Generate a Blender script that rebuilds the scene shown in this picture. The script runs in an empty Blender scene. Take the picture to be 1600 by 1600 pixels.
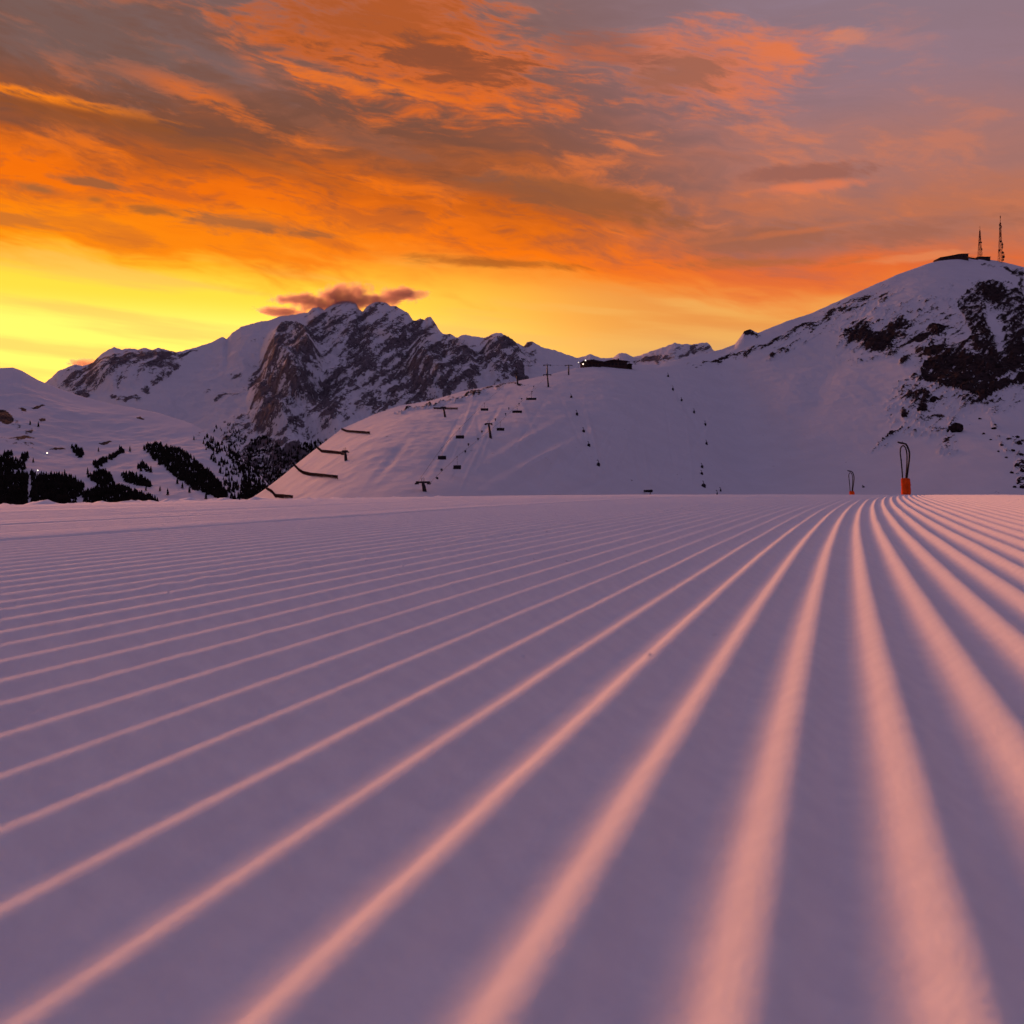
import bpy, bmesh, math, random
import numpy as np
from mathutils import Vector, Matrix

R = math.radians
scene = bpy.context.scene
COL = scene.collection
random.seed(7)

# ------------------------------------------------------------------ camera
F = 1600.0            # focal length in photograph pixels
CX, HY = 800.0, 747.0   # optical axis column, horizon row
H = 0.10              # lens height above the groomed snow
cam_d = bpy.data.cameras.new('camera')
cam = bpy.data.objects.new('camera', cam_d)
COL.objects.link(cam)
cam.location = (0, 0, H)
cam.rotation_euler = (R(90), 0, 0)
cam_d.sensor_width = 36.0
cam_d.lens = 36.0
cam_d.shift_y = -(800 - HY) / 1600.0
cam_d.clip_start = 0.01
cam_d.clip_end = 60000
cam_d.dof.use_dof = True
cam_d.dof.focus_distance = 6.0
cam_d.dof.aperture_fstop = 17.0
scene.camera = cam

# ------------------------------------------------------------------ render look
scene.view_settings.view_transform = 'Standard'
scene.view_settings.look = 'None'
scene.view_settings.exposure = 0.0
scene.view_settings.gamma = 1.0
scene.view_settings.use_curve_mapping = False
scene.render.engine = 'CYCLES'
scene.cycles.use_denoising = True
scene.cycles.max_bounces = 6
scene.cycles.diffuse_bounces = 2
scene.cycles.volume_bounces = 2
scene.cycles.volume_step_rate = 2.0
scene.cycles.sample_clamp_indirect = 4.0
scene.cycles.use_adaptive_sampling = True
scene.cycles.adaptive_threshold = 0.03
scene.cycles.adaptive_min_samples = 16
scene.cycles.use_light_tree = False

SUN_AZ = -24.5   # degrees to the right of the view axis (+Y)
SUN_EL = 9.0


# ------------------------------------------------------------------ node expression helper
class NT:
    def __init__(self, tree):
        self.t = tree
        self.x = 0

    def new(self, typ):
        n = self.t.nodes.new(typ)
        self.x += 40
        n.location = (self.x, 0)
        return n

    def put(self, v, sock):
        if isinstance(v, E):
            self.t.links.new(v.s, sock)
        elif isinstance(v, (tuple, list)):
            v = tuple(v)
            dv = sock.default_value
            if len(dv) == 4 and len(v) == 3:
                v = v + (1.0,)
            sock.default_value = v
        else:
            try:
                sock.default_value = v
            except TypeError:
                sock.default_value = [v] * len(sock.default_value)

    def math(self, op, a, b=None, c=None, clamp=False):
        n = self.new('ShaderNodeMath')
        n.operation = op
        n.use_clamp = clamp
        self.put(a, n.inputs[0])
        if b is not None:
            self.put(b, n.inputs[1])
        if c is not None:
            self.put(c, n.inputs[2])
        return E(self, n.outputs[0])

    def smooth(self, x, a, b, lo=0.0, hi=1.0):
        n = self.new('ShaderNodeMapRange')
        n.interpolation_type = 'SMOOTHSTEP'
        self.put(x, n.inputs[0])
        self.put(a, n.inputs[1])
        self.put(b, n.inputs[2])
        self.put(lo, n.inputs[3])
        self.put(hi, n.inputs[4])
        return E(self, n.outputs[0])

    def mix(self, f, a, b, blend='MIX'):
        n = self.new('ShaderNodeMix')
        n.data_type = 'RGBA'
        n.blend_type = blend
        n.clamp_factor = True
        self.put(f, n.inputs[0])
        self.put(a, n.inputs[6])
        self.put(b, n.inputs[7])
        return E(self, n.outputs[2])

    def ramp(self, f, stops, interp='EASE'):
        n = self.new('ShaderNodeValToRGB')
        cr = n.color_ramp
        cr.interpolation = interp
        while len(cr.elements) < len(stops):
            cr.elements.new(0.5)
        for el, (p, c) in zip(cr.elements, stops):
            el.position = p
            el.color = tuple(c) + (1.0,)
        self.put(f, n.inputs[0])
        return E(self, n.outputs[0])

    def noise(self, vec, scale=1.0, detail=5.0, rough=0.55, dist=0.0, lac=2.0):
        n = self.new('ShaderNodeTexNoise')
        n.noise_dimensions = '3D'
        self.put(vec, n.inputs['Vector'])
        n.inputs['Scale'].default_value = scale
        n.inputs['Detail'].default_value = detail
        n.inputs['Roughness'].default_value = rough
        n.inputs['Distortion'].default_value = dist
        n.inputs['Lacunarity'].default_value = lac
        return E(self, n.outputs[0])

    def xyz(self, x, y, z):
        n = self.new('ShaderNodeCombineXYZ')
        self.put(x, n.inputs[0])
        self.put(y, n.inputs[1])
        self.put(z, n.inputs[2])
        return E(self, n.outputs[0])

    def sep(self, v):
        n = self.new('ShaderNodeSeparateXYZ')
        self.put(v, n.inputs[0])
        return [E(self, o) for o in n.outputs]

    def coord(self, name):
        n = self.new('ShaderNodeTexCoord')
        return E(self, n.outputs[name])

    def attr(self, name):
        n = self.new('ShaderNodeAttribute')
        n.attribute_name = name
        return E(self, n.outputs['Fac'])


class E:
    def __init__(self, nt, s):
        self.nt, self.s = nt, s

    def __add__(self, o): return self.nt.math('ADD', self, o)
    __radd__ = __add__
    def __sub__(self, o): return self.nt.math('SUBTRACT', self, o)
    def __rsub__(self, o): return self.nt.math('SUBTRACT', o, self)
    def __mul__(self, o): return self.nt.math('MULTIPLY', self, o)
    __rmul__ = __mul__
    def __truediv__(self, o): return self.nt.math('DIVIDE', self, o)


def ang(px, py):
    """azimuth and elevation (radians) of a direction measured in the photograph"""
    a = math.atan((px - CX) / F)
    return a, math.atan((HY - py) / F * math.cos(a))


# ------------------------------------------------------------------ world: dawn sky with lit cloud deck
world = bpy.data.worlds.new('World')
scene.world = world
world.use_nodes = True
wt = world.node_tree
wt.nodes.clear()
n = NT(wt)
out = wt.nodes.new('ShaderNodeOutputWorld')
bg = wt.nodes.new('ShaderNodeBackground')
D3 = n.coord('Generated')
dx, dy, dz = n.sep(D3)
az = n.math('ARCTAN2', dx, dy)
el = n.math('ARCSINE', dz)
das = n.math('ABSOLUTE', az - R(SUN_AZ))          # azimuth away from the glow

nish = n.new('ShaderNodeTexSky')
nish.sky_type = 'NISHITA'
nish.sun_disc = False
nish.sun_elevation = R(SUN_EL)
nish.sun_rotation = R(SUN_AZ)
nish.altitude = 2300
nish.air_density = 1.0
nish.dust_density = 1.5
nish_c = E(n, nish.outputs[0])

# sheared coordinate: the cloud streets climb towards the left of the view
shear = el + az * 0.16
ct = n.xyz(az * 1.0, shear * 4.2, dz * 0.0 + 0.3)
ct2 = n.xyz(az * 1.0, shear * 2.4, 4.7)
warp = n.noise(ct2, 2.2, 4, 0.6) - 0.5
N1 = n.noise(n.xyz(az + warp * 0.25, shear * 4.0 + warp * 0.45, 1.3), 3.4, 5, 0.60)     # broad streaks
N2 = n.noise(n.xyz(az + warp * 0.15, shear * 3.4 + warp * 0.35, 7.9), 9.0, 7, 0.62)     # finer streaks
N3 = n.noise(n.xyz(az * 0.7 + warp * 0.1, shear * 3.0 + warp * 0.3, 3.1), 46.0, 4, 0.60)            # small ripples

# clear band under the deck
clear_near = n.ramp(n.smooth(el, 0.0, 0.24), [(0.0, (1.8, .86, .07)), (0.35, (1.9, 1.04, .17)), (0.60, (1.8, 1.0, .16)), (0.80, (1.35, .76, .06)), (1.0, (1.0, .42, .012))])
clear_mid = n.ramp(n.smooth(el, 0.0, 0.24), [(0.0, (1.1, .58, .06)), (0.5, (1.1, .56, .10)), (0.75, (1.0, .44, .07)), (1.0, (.95, .25, .02))])
clear_far = n.ramp(n.smooth(el, 0.0, 0.24), [(0.0, (.85, .42, .10)), (0.45, (.76, .41, .14)), (0.7, (.85, .32, .07)), (1.0, (.8, .24, .06))])
clear = n.mix(n.smooth(das, 0.20, 0.54), clear_near, clear_mid)
clear = n.mix(n.smooth(das, 0.42, 0.62), clear, clear_far)
# faint veils in the clear band
veil = n.noise(n.xyz(az * 0.8, (el + az * 0.09) * 9.0, 2.2), 4.6, 4, 0.5)
clear = n.mix(n.smooth(veil, 0.48, 0.66) * 0.8, clear, n.mix(0.62, clear, (.95, .50, .12)))

# cloud deck
edge = n.math('MINIMUM', 0.203 - (az + 0.46) * 0.055, 0.22)
h = el - edge + (N1 - 0.5) * 0.10 + (N2 - 0.5) * 0.03
hh = n.math('DIVIDE', h, 0.5, clamp=True)
deck_near = n.ramp(hh, [(0.0, (1.04, .42, .010)), (0.035, (1.0, .25, .005)), (0.12, (.93, .17, .004)), (0.19, (.55, .11, .011)),
                        (0.26, (.30, .082, .028)), (0.36, (.19, .105, .090)), (0.60, (.185, .125, .14)), (1.0, (.25, .18, .28))])
deck_mid = n.ramp(hh, [(0.0, (1.0, .30, .03)), (0.06, (.98, .19, .005)), (0.15, (.62, .12, .010)), (0.24, (.42, .105, .028)),
                       (0.36, (.38, .105, .040)), (0.50, (.27, .125, .095)), (0.70, (.21, .14, .16)), (1.0, (.25, .18, .28))])
deck_far = n.ramp(hh, [(0.0, (.88, .23, .045)), (0.07, (.80, .15, .032)), (0.15, (.50, .165, .090)), (0.25, (.41, .175, .145)),
                       (0.42, (.30, .18, .215)), (0.55, (.275, .185, .24)), (0.75, (.24, .17, .23)), (1.0, (.25, .18, .28))])
deck = n.mix(n.smooth(das, 0.05, 0.42), deck_near, deck_mid)
deck = n.mix(n.smooth(das + (N1 - 0.5) * 0.35, 0.42, 0.72), deck, deck_far)

# shaded undersides: grey-brown streaks; and fire-lit edges
shade_c = n.mix(n.smooth(das, 0.35, 0.85), (.185, .070, .040), (.26, .145, .145))
fade_up = n.smooth(el, 0.9, 0.35)
shade = n.smooth(N1, 0.47, 0.60) * n.smooth(h, 0.01, 0.10) * fade_up
deck = n.mix(shade * n.smooth(das, 0.95, 0.3, 0.35, 0.80), deck, shade_c)
shade2 = n.smooth(N2, 0.50, 0.62) * n.smooth(h, -0.01, 0.05) * fade_up
deck = n.mix(shade2 * n.smooth(das, 1.0, 0.35, 0.15, 0.60), deck, n.mix(0.55, deck, shade_c))
lit = n.smooth(N2, 0.50, 0.34) * n.smooth(h, 0.02, 0.08) * n.smooth(el, 0.65, 0.28)
lit_c = n.mix(n.smooth(das, 0.30, 0.80), (1.0, .195, .007), (.78, .21, .075))
deck = n.mix(lit * n.smooth(das, 1.1, 0.5, 0.12, 0.62), deck, lit_c)
rip = n.smooth(N3, 0.50, 0.66) * n.smooth(h, 0.0, 0.06) * fade_up
deck = n.mix(rip * n.smooth(das, 0.9, 0.3, 0.08, 0.42), deck, n.mix(0.7, deck, shade_c))


AE = n.xyz(az, el, 0.0)
NQ = (N2 - 0.5) * 2.4 + (N3 - 0.5) * 2.6


def cloud_mask(px, py, rx, ry, tilt=0.0, soft=0.55, amp=0.9, amt=1.0):
    """an uneven patch of cloud round a direction; tilt in degrees, radii in photograph pixels"""
    a0, e0 = ang(px, py)
    mp = n.new('ShaderNodeMapping')
    mp.vector_type = 'TEXTURE'
    n.put(AE, mp.inputs[0])
    mp.inputs['Location'].default_value = (a0, e0, 0)
    mp.inputs['Rotation'].default_value = (0, 0, R(tilt))
    mp.inputs['Scale'].default_value = (rx / F, ry / F, 1)
    ln = n.new('ShaderNodeVectorMath')
    ln.operation = 'LENGTH'
    wt.links.new(mp.outputs[0], ln.inputs[0])
    d = n.math('MULTIPLY_ADD', NQ, amp, E(n, ln.outputs['Value']))
    return n.smooth(d, 1.0 + soft * 0.5, 1.0 - soft, 0.0, amt)


deck = n.mix(n.smooth(el, 0.27, 0.46) * n.smooth(das, 0.1, 0.75, 0.30, 0.55), deck, n.mix(n.smooth(das, 0.2, 0.8), (.22, .15, .155), (.29, .20, .255)))
sky = n.mix(n.smooth(h, -0.012, 0.018), clear, deck)

# the separate clouds of the view: body colour, then its fire-lit rim
for (px, py, rx, ry, tilt, col, amt, soft, amp) in [
    (640, 75, 240, 85, -8, (.88, .155, .008), .85, .8, .9),       # big textured cloud at the top
    (600, 45, 170, 55, -5, (.30, .080, .028), .70, .8, 1.3),
    (690, 100, 130, 24, -4, (.24, .075, .040), .80, .6, 1.5),
    (560, 130, 110, 12, -8, (.90, .19, .020), .60, .7, 1.3),
    (1110, 104, 155, 52, -4, (.76, .18, .065), .75, .8, .9),       # right-hand cloud
    (1065, 112, 85, 28, 4, (.33, .125, .085), .85, .6, 1.0),
    (930, 70, 90, 26, -14, (.30, .105, .075), .60, .7, 1.2),
    (1325, 58, 26, 10, 0, (.75, .24, .12), .55, .9, 1.2),
    (1190, 84, 70, 20, -18, (.80, .19, .06), .5, .8, .9),
    (1262, 271, 95, 13, -1, (.33, .125, .095), .90, .6, .8),      # small lone cloud
    (1275, 291, 70, 8, 0, (.80, .20, .085), .70, .7, .7),
    (900, 312, 160, 27, -12, (.33, .105, .040), .90, .6, .7),     # long dark lens
    (790, 296, 130, 16, -10, (.30, .095, .040), .7, .6, .9),
    (1200, 376, 160, 22, 2, (.36, .125, .070), .85, .7, .9),      # low band on the right
    (1345, 372, 180, 18, 2, (.38, .135, .085), .85, .7, .9),
    (1260, 360, 150, 5, 4, (.80, .19, .05), .30, .8, 1.0),
    (1440, 402, 70, 6, 2, (.80, .28, .11), .5, .8, .8),
    (1180, 410, 120, 10, -2, (.42, .130, .045), .7, .8, .9),
    (760, 410, 120, 8, -3, (.42, .115, .018), .8, .7, .8),
    (90, 158, 140, 9, -4, (1.0, .235, .010), .95, .7, .9),        # bright thread at the left
    (120, 178, 180, 13, -3, (.30, .080, .020), .8, .7, .9),
    (290, 140, 110, 16, -14, (.85, .165, .010), .75, .7, 1.1),
    (150, 286, 50, 8, -6, (.30, .11, .045), .85, .6, 1.0),
    (60, 296, 45, 8, -6, (.36, .125, .04), .85, .6, 1.1),
    (240, 328, 46, 8, -2, (.36, .12, .03), .8, .6, 1.1),
    (30, 345, 60, 9, -4, (.55, .16, .03), .7, .7, 1.1),
    (150, 312, 20, 7, 0, (.38, .125, .03), .7, .6, 1.1),
    (390, 350, 85, 12, -2, (.36, .125, .045), .8, .7, 1.1),
    (480, 366, 60, 6, -2, (.36, .12, .04), .8, .7, 1.0),
    (120, 55, 190, 60, -10, (.19, .115, .105), .7, .9, .9),
    (330, 90, 130, 16, -22, (.20, .12, .115), .7, .8, 1.0),
    (560, 215, 210, 17, -13, (.27, .10, .060), .75, .8, 1.1),
    (330, 230, 170, 14, -12, (.28, .085, .030), .65, .8, 1.1),
    (180, 205, 150, 12, -8, (.27, .085, .035), .6, .8, 1.1),
]:
    sky = n.mix(cloud_mask(px, py, rx, ry, tilt, soft, amp, amt), sky, col)

# the deck thins out behind the viewer and overhead into the dim blue-violet dawn sky
dim = n.mix(n.smooth(N1, 0.4, 0.65) * 0.5, (.24, .175, .31), (.33, .22, .30))
dim = n.mix(0.25, dim, n.mix(1.0, nish_c, (.03, .03, .03), 'MULTIPLY'))
sky = n.mix(n.smooth(el, 0.42, 0.85), sky, dim)
back = n.ramp(n.smooth(el, 0.0, 0.6), [(0.0, (.055, .05, .085)), (0.4, (.085, .07, .12)), (1.0, (.17, .135, .25))])
sky = n.mix(n.smooth(das, 0.95, 1.75), sky, back)
n.put(sky, bg.inputs[0])
bg.inputs[1].default_value = 1.0
world.cycles.sampling_method = 'MANUAL'
world.cycles.sample_map_resolution = 512
wt.links.new(bg.outputs[0], out.inputs[0])

# ------------------------------------------------------------------ sun: the low glow over the left-hand mountains
sun_d = bpy.data.lights.new('sun', 'SUN')
sun_d.energy = 4.4
sun_d.color = (1.0, 0.34, 0.17)
sun_d.angle = R(22)
sun = bpy.data.objects.new('sun', sun_d)
COL.objects.link(sun)
sd = Vector((math.sin(R(SUN_AZ)) * math.cos(R(SUN_EL)), math.cos(R(SUN_AZ)) * math.cos(R(SUN_EL)), math.sin(R(SUN_EL))))
sun.rotation_euler = sd.to_track_quat('Z', 'Y').to_euler()
sun.location = sd * 50


# ------------------------------------------------------------------ numpy noise
_rng = np.random.RandomState(11)
PERM = np.concatenate([_rng.permutation(4096)] * 2)
GA = _rng.rand(4096) * 2 * np.pi
GX, GY = np.cos(GA), np.sin(GA)


def perlin(x, y, seed=0):
    x = np.asarray(x, float) + seed * 37.31
    y = np.asarray(y, float) + seed * 91.77
    xi = np.floor(x).astype(np.int64)
    yi = np.floor(y).astype(np.int64)
    fx, fy = x - xi, y - yi
    ux = fx * fx * fx * (fx * (fx * 6 - 15) + 10)
    uy = fy * fy * fy * (fy * (fy * 6 - 15) + 10)

    def g(ix, iy, ax, ay):
        hsh = PERM[(PERM[ix & 4095] + iy) & 4095]
        return GX[hsh] * ax + GY[hsh] * ay
    a = g(xi, yi, fx, fy)
    b = g(xi + 1, yi, fx - 1, fy)
    c = g(xi, yi + 1, fx, fy - 1)
    d = g(xi + 1, yi + 1, fx - 1, fy - 1)
    return (a + (b - a) * ux + (c - a) * uy + (a - b - c + d) * ux * uy) * 1.5


def fbm(x, y, octv=5, seed=0, gain=0.5):
    s, a, f, tot = 0, 1.0, 1.0, 0
    for o in range(octv):
        s = s + a * perlin(x * f, y * f, seed + o)
        tot += a
        a *= gain
        f *= 2.03
    return s / tot


def ridged(x, y, octv=5, seed=0, gain=0.55):
    s, a, f, tot = 0, 1.0, 1.0, 0
    for o in range(octv):
        s = s + a * (1 - np.abs(perlin(x * f, y * f, seed + o)) * 2.0)
        tot += a
        a *= gain
        f *= 2.07
    return s / tot


def sstep(x, a, b):
    t = np.clip((x - a) / (b - a), 0, 1)
    return t * t * (3 - 2 * t)


def smin(a, b, k):
    hq = np.clip(0.5 + 0.5 * (b - a) / k, 0, 1)
    return b + (a - b) * hq - k * hq * (1 - hq)


def blob(px, py, cx, cy, rx, ry, tilt=0.0):
    c, s = math.cos(R(tilt)), math.sin(R(tilt))
    ux, uy = px - cx, cy - py
    u = (ux * c + uy * s) / rx
    v = (-ux * s + uy * c) / ry
    return np.clip(1.25 - np.sqrt(u * u + v * v), 0, 1)


def poly_in(px, py, pts):
    inside = np.zeros(px.shape, bool)
    m = len(pts)
    for i in range(m):
        x0, y0 = pts[i]
        x1, y1 = pts[(i + 1) % m]
        cond = ((y0 > py) != (y1 > py))
        with np.errstate(divide='ignore', invalid='ignore'):
            xx = (x1 - x0) * (py - y0) / (y1 - y0 + 1e-9) + x0
        inside ^= cond & (px < xx)
    return inside


# ------------------------------------------------------------------ object helpers
def tag(o, label=None, cat=None, group=None, kind=None):
    if label:
        o['label'] = label
    if cat:
        o['category'] = cat
    if group:
        o['group'] = group
    if kind:
        o['kind'] = kind
    return o


def link_mesh(name, me, mat=None, parent=None):
    o = bpy.data.objects.new(name, me)
    COL.objects.link(o)
    if mat and not me.materials:
        me.materials.append(mat)
    if parent:
        o.parent = parent
    return o


def empty(name, loc, rz=0.0):
    o = bpy.data.objects.new(name, None)
    COL.objects.link(o)
    o.empty_display_size = 0.3
    o.location = loc
    o.rotation_euler = (0, 0, rz)
    return o


def copy_tree(o, parent=None):
    c = o.copy()
    COL.objects.link(c)
    c.parent = parent
    for ch in list(o.children):
        copy_tree(ch, c)
    return c


def grid_mesh(name, P, attrs, mat, smooth=True):
    nv, nu, _ = P.shape
    me = bpy.data.meshes.new(name)
    me.vertices.add(nu * nv)
    me.vertices.foreach_set('co', P.astype(np.float32).ravel())
    idx = np.arange(nu * nv).reshape(nv, nu)
    q = np.stack([idx[:-1, :-1], idx[:-1, 1:], idx[1:, 1:], idx[1:, :-1]], -1).reshape(-1, 4)
    nf = len(q)
    me.loops.add(nf * 4)
    me.loops.foreach_set('vertex_index', q.ravel().astype(np.int32))
    me.polygons.add(nf)
    me.polygons.foreach_set('loop_start', (np.arange(nf) * 4).astype(np.int32))
    me.polygons.foreach_set('loop_total', np.full(nf, 4, np.int32))
    me.update(calc_edges=True)
    me.polygons.foreach_set('use_smooth', np.full(nf, smooth, bool))
    for k, v in attrs.items():
        at = me.attributes.new(k, 'FLOAT', 'POINT')
        at.data.foreach_set('value', v.astype(np.float32).ravel())
    me.materials.append(mat)
    return me


class MB:
    """collects boxes, tubes and lathes into one mesh"""
    def __init__(self):
        self.v, self.f = [], []

    def box(self, c, s, M=None):
        b = len(self.v)
        for z in (-1, 1):
            for x, y in ((-1, -1), (1, -1), (1, 1), (-1, 1)):
                p = Vector((x * s[0] / 2, y * s[1] / 2, z * s[2] / 2))
                if M:
                    p = M @ p
                self.v.append(tuple(Vector(c) + p))
        self.f += [(b, b + 3, b + 2, b + 1), (b + 4, b + 5, b + 6, b + 7)]
        for i in range(4):
            j = (i + 1) % 4
            self.f.append((b + i, b + j, b + 4 + j, b + 4 + i))
        return self

    def tube(self, pts, r, seg=8, cap=True):
        pts = [Vector(p) for p in pts]
        rs = r if isinstance(r, (list, tuple)) else [r] * len(pts)
        b0 = len(self.v)
        up = None
        for i, p in enumerate(pts):
            d = (pts[min(i + 1, len(pts) - 1)] - pts[max(i - 1, 0)]).normalized()
            if up is None:
                up = Vector((0, 0, 1)) if abs(d.z) < 0.9 else Vector((1, 0, 0))
            x = d.cross(up)
            if x.length < 1e-6:
                x = d.orthogonal()
            x.normalize()
            y = x.cross(d).normalized()
            up = y
            for k in range(seg):
                a = 2 * math.pi * k / seg
                self.v.append(tuple(p + (x * math.cos(a) + y * math.sin(a)) * rs[i]))
        for i in range(len(pts) - 1):
            for k in range(seg):
                k2 = (k + 1) % seg
                a = b0 + i * seg
                self.f.append((a + k, a + k2, a + seg + k2, a + seg + k))
        if cap:
            self.f.append(tuple(b0 + k for k in reversed(range(seg))))
            e = b0 + (len(pts) - 1) * seg
            self.f.append(tuple(e + k for k in range(seg)))
        return self

    def prism(self, poly, y0, y1):
        """outline in x,z extruded along y"""
        b = len(self.v)
        m = len(poly)
        for y in (y0, y1):
            for x, z in poly:
                self.v.append((x, y, z))
        self.f.append(tuple(b + i for i in range(m)))
        self.f.append(tuple(b + m + i for i in reversed(range(m))))
        for i in range(m):
            j = (i + 1) % m
            self.f.append((b + i, b + m + i, b + m + j, b + j))
        return self

    def mesh(self, name, mat, smooth=False):
        me = bpy.data.meshes.new(name)
        me.from_pydata(self.v, [], self.f)
        bm = bmesh.new()
        bm.from_mesh(me)
        bmesh.ops.recalc_face_normals(bm, faces=bm.faces)
        bm.to_mesh(me)
        bm.free()
        if smooth:
            for p in me.polygons:
                p.use_smooth = True
        me.materials.append(mat)
        return me

    def build(self, name, mat, parent=None, smooth=False):
        return link_mesh(name, self.mesh(name, mat, smooth), None, parent)


# ------------------------------------------------------------------ materials
def new_mat(name):
    m = bpy.data.materials.new(name)
    m.use_nodes = True
    nt = m.node_tree
    b = nt.nodes['Principled BSDF']
    return m, NT(nt), b


def bump(nt, b, height, dist, strength=1.0):
    bn = nt.new('ShaderNodeBump')
    bn.inputs['Strength'].default_value = strength
    bn.inputs['Distance'].default_value = dist
    nt.put(height, bn.inputs['Height'])
    nt.t.links.new(bn.outputs[0], b.inputs['Normal'])


def plain(name, col, rough=0.7, metal=0.0, var=0.25, scale=3.0):
    m, nt, b = new_mat(name)
    o = nt.coord('Object')
    f = nt.noise(o, scale, 4, 0.6)
    dark = tuple(c * (1 - var) for c in col)
    lite = tuple(min(1, c * (1 + var)) for c in col)
    nt.put(nt.mix(nt.smooth(f, 0.3, 0.7), dark, lite), b.inputs['Base Color'])
    b.inputs['Roughness'].default_value = rough
    b.inputs['Specular IOR Level'].default_value = 0.0 if rough > 0.62 else 0.15
    b.inputs['Metallic'].default_value = metal
    return m


def snow_piste():
    m, nt, b = new_mat('groomed_snow')
    o = nt.coord('Object')
    f = nt.noise(o, 60, 4, 0.6)
    big = nt.noise(o, 1.2, 3, 0.5)
    c = nt.mix(nt.smooth(f, 0.3, 0.7), (.80, .80, .83), (.87, .87, .88))
    c = nt.mix(nt.smooth(big, 0.35, 0.65) * 0.3, c, (.78, .79, .83))
    nt.put(c, b.inputs['Base Color'])
    b.inputs['Roughness'].default_value = 0.85
    b.inputs['Specular IOR Level'].default_value = 0.15
    b.inputs['Subsurface Weight'].default_value = 0.0
    b.inputs['Subsurface Radius'].default_value = (.010, .008, .007)
    b.inputs['Subsurface Scale'].default_value = 1.0
    g = nt.noise(o, 520, 3, 0.7) * 0.9 + nt.noise(o, 110, 4, 0.6) * 0.55
    bump(nt, b, g, 0.0016, 0.8)
    return m


def terrain_mat(name, rock_a, rock_b, s_fine, s_mid, bdist, snow=(.78, .79, .82), amt=0.55, speck=0.0):
    """snow and rock told apart by the terrain's own rock attribute, broken up by noise"""
    m, nt, b = new_mat(name)
    o = nt.coord('Object')
    r = nt.attr('rock')
    nf = nt.noise(o, s_fine, 6, 0.65)
    nm = nt.noise(o, s_mid, 5, 0.6)
    ns = nt.noise(o, s_fine * 2.6, 3, 0.6)
    mask = nt.smooth(r + (nf - 0.5) * amt * 1.6 + (nm - 0.5) * amt + (ns - 0.5) * speck, 0.42, 0.58)
    rc = nt.mix(nt.smooth(nf, 0.32, 0.68), rock_a, rock_b)
    sc = nt.mix(nt.smooth(nm, 0.3, 0.7), tuple(c * 0.95 for c in snow), snow)
    nt.put(nt.mix(mask, sc, rc), b.inputs['Base Color'])
    b.inputs['Roughness'].default_value = 0.9
    b.inputs['Specular IOR Level'].default_value = 0.02
    bump(nt, b, nf * mask + nm * 0.25, bdist, 0.7)
    return m


M_piste = snow_piste()
M_hill = terrain_mat('snowy_hillside', (.014, .010, .011), (.055, .038, .038), 0.30, 0.05, 2.0, snow=(.66, .665, .70), amt=0.85, speck=1.3)  # snow colour lowered below the piste's, painting in the hill's dimmer light
M_mount = terrain_mat('snowy_mountain', (.070, .057, .065), (.19, .162, .178), 0.05, 0.010, 14.0, snow=(.66, .66, .69), amt=0.9, speck=0.9)  # snow darkened in its base colour too, in place of weaker light
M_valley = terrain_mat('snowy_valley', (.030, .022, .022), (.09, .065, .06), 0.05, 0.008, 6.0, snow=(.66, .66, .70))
M_steel = plain('weathered_steel', (.040, .032, .036), 0.6, 0.3)
M_dark = plain('dark_seat', (.025, .020, .026), 0.6)
M_wood = plain('dark_timber', (.036, .022, .019), 0.85, scale=1.2)
M_red = plain('mast_red', (.14, .022, .014), 0.6)
M_wall = plain('dark_wall', (.060, .038, .034), 0.85, scale=0.5)  # even dark brown with slight random variation
M_roof = plain('dark_roof', (.035, .024, .024), 0.8, scale=0.5)
M_snowcap = plain('roof_snow', (.75, .76, .8), 0.9, var=0.05)
M_orange = plain('orange_padding', (.62, .075, .012), 0.65, scale=2.0)
M_hose = plain('black_hose', (.012, .010, .012), 0.5)
M_glass = plain('dark_glass', (.02, .02, .025), 0.2)
M_rock = plain('boulder_rock', (.030, .021, .021), 0.95, var=0.5, scale=0.8)
M_needle = plain('conifer_needles', (.020, .016, .014), 0.95, var=0.4, scale=0.05)
M_bark = plain('bark', (.04, .028, .02), 0.9)
m, nt, b = new_mat('lit_lamp')
b.inputs['Base Color'].default_value = (.8, .7, .6, 1)
b.inputs['Emission Color'].default_value = (1, .85, .68, 1)
b.inputs['Emission Strength'].default_value = 2.2
m.cycles.emission_sampling = 'NONE'
M_lamp = m


# ------------------------------------------------------------------ groomed piste
K0, PITCH = -0.0153, 0.0444       # lateral phase and spacing of the combed ridges (metres, along X)
TANA = (1302 - CX) / F
C0 = 0.00066
Y1, S1 = 16.3, 0.026


def piste_base(k, Y):
    Yp = np.maximum(Y, 0)
    z = np.where(Yp < Y1, -C0 * Yp * Yp, -C0 * Y1 * Y1 - S1 * (Yp - Y1))
    kk = np.maximum(-k - 2.6, 0)
    z = z - np.minimum(0.0062 * kk * kk, 0.08 * kk)
    z = z - np.maximum(k - 1.0, 0) * 0.000
    return z


def piste_x(k, Y):
    Yp = np.maximum(Y, 0)
    return TANA * Y + k + 0.0062 * Yp * Yp / (1 + Yp / 26.0)


def piste_k_of(X, Y):
    return X - piste_x(0.0, np.asarray(Y, float))


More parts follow.
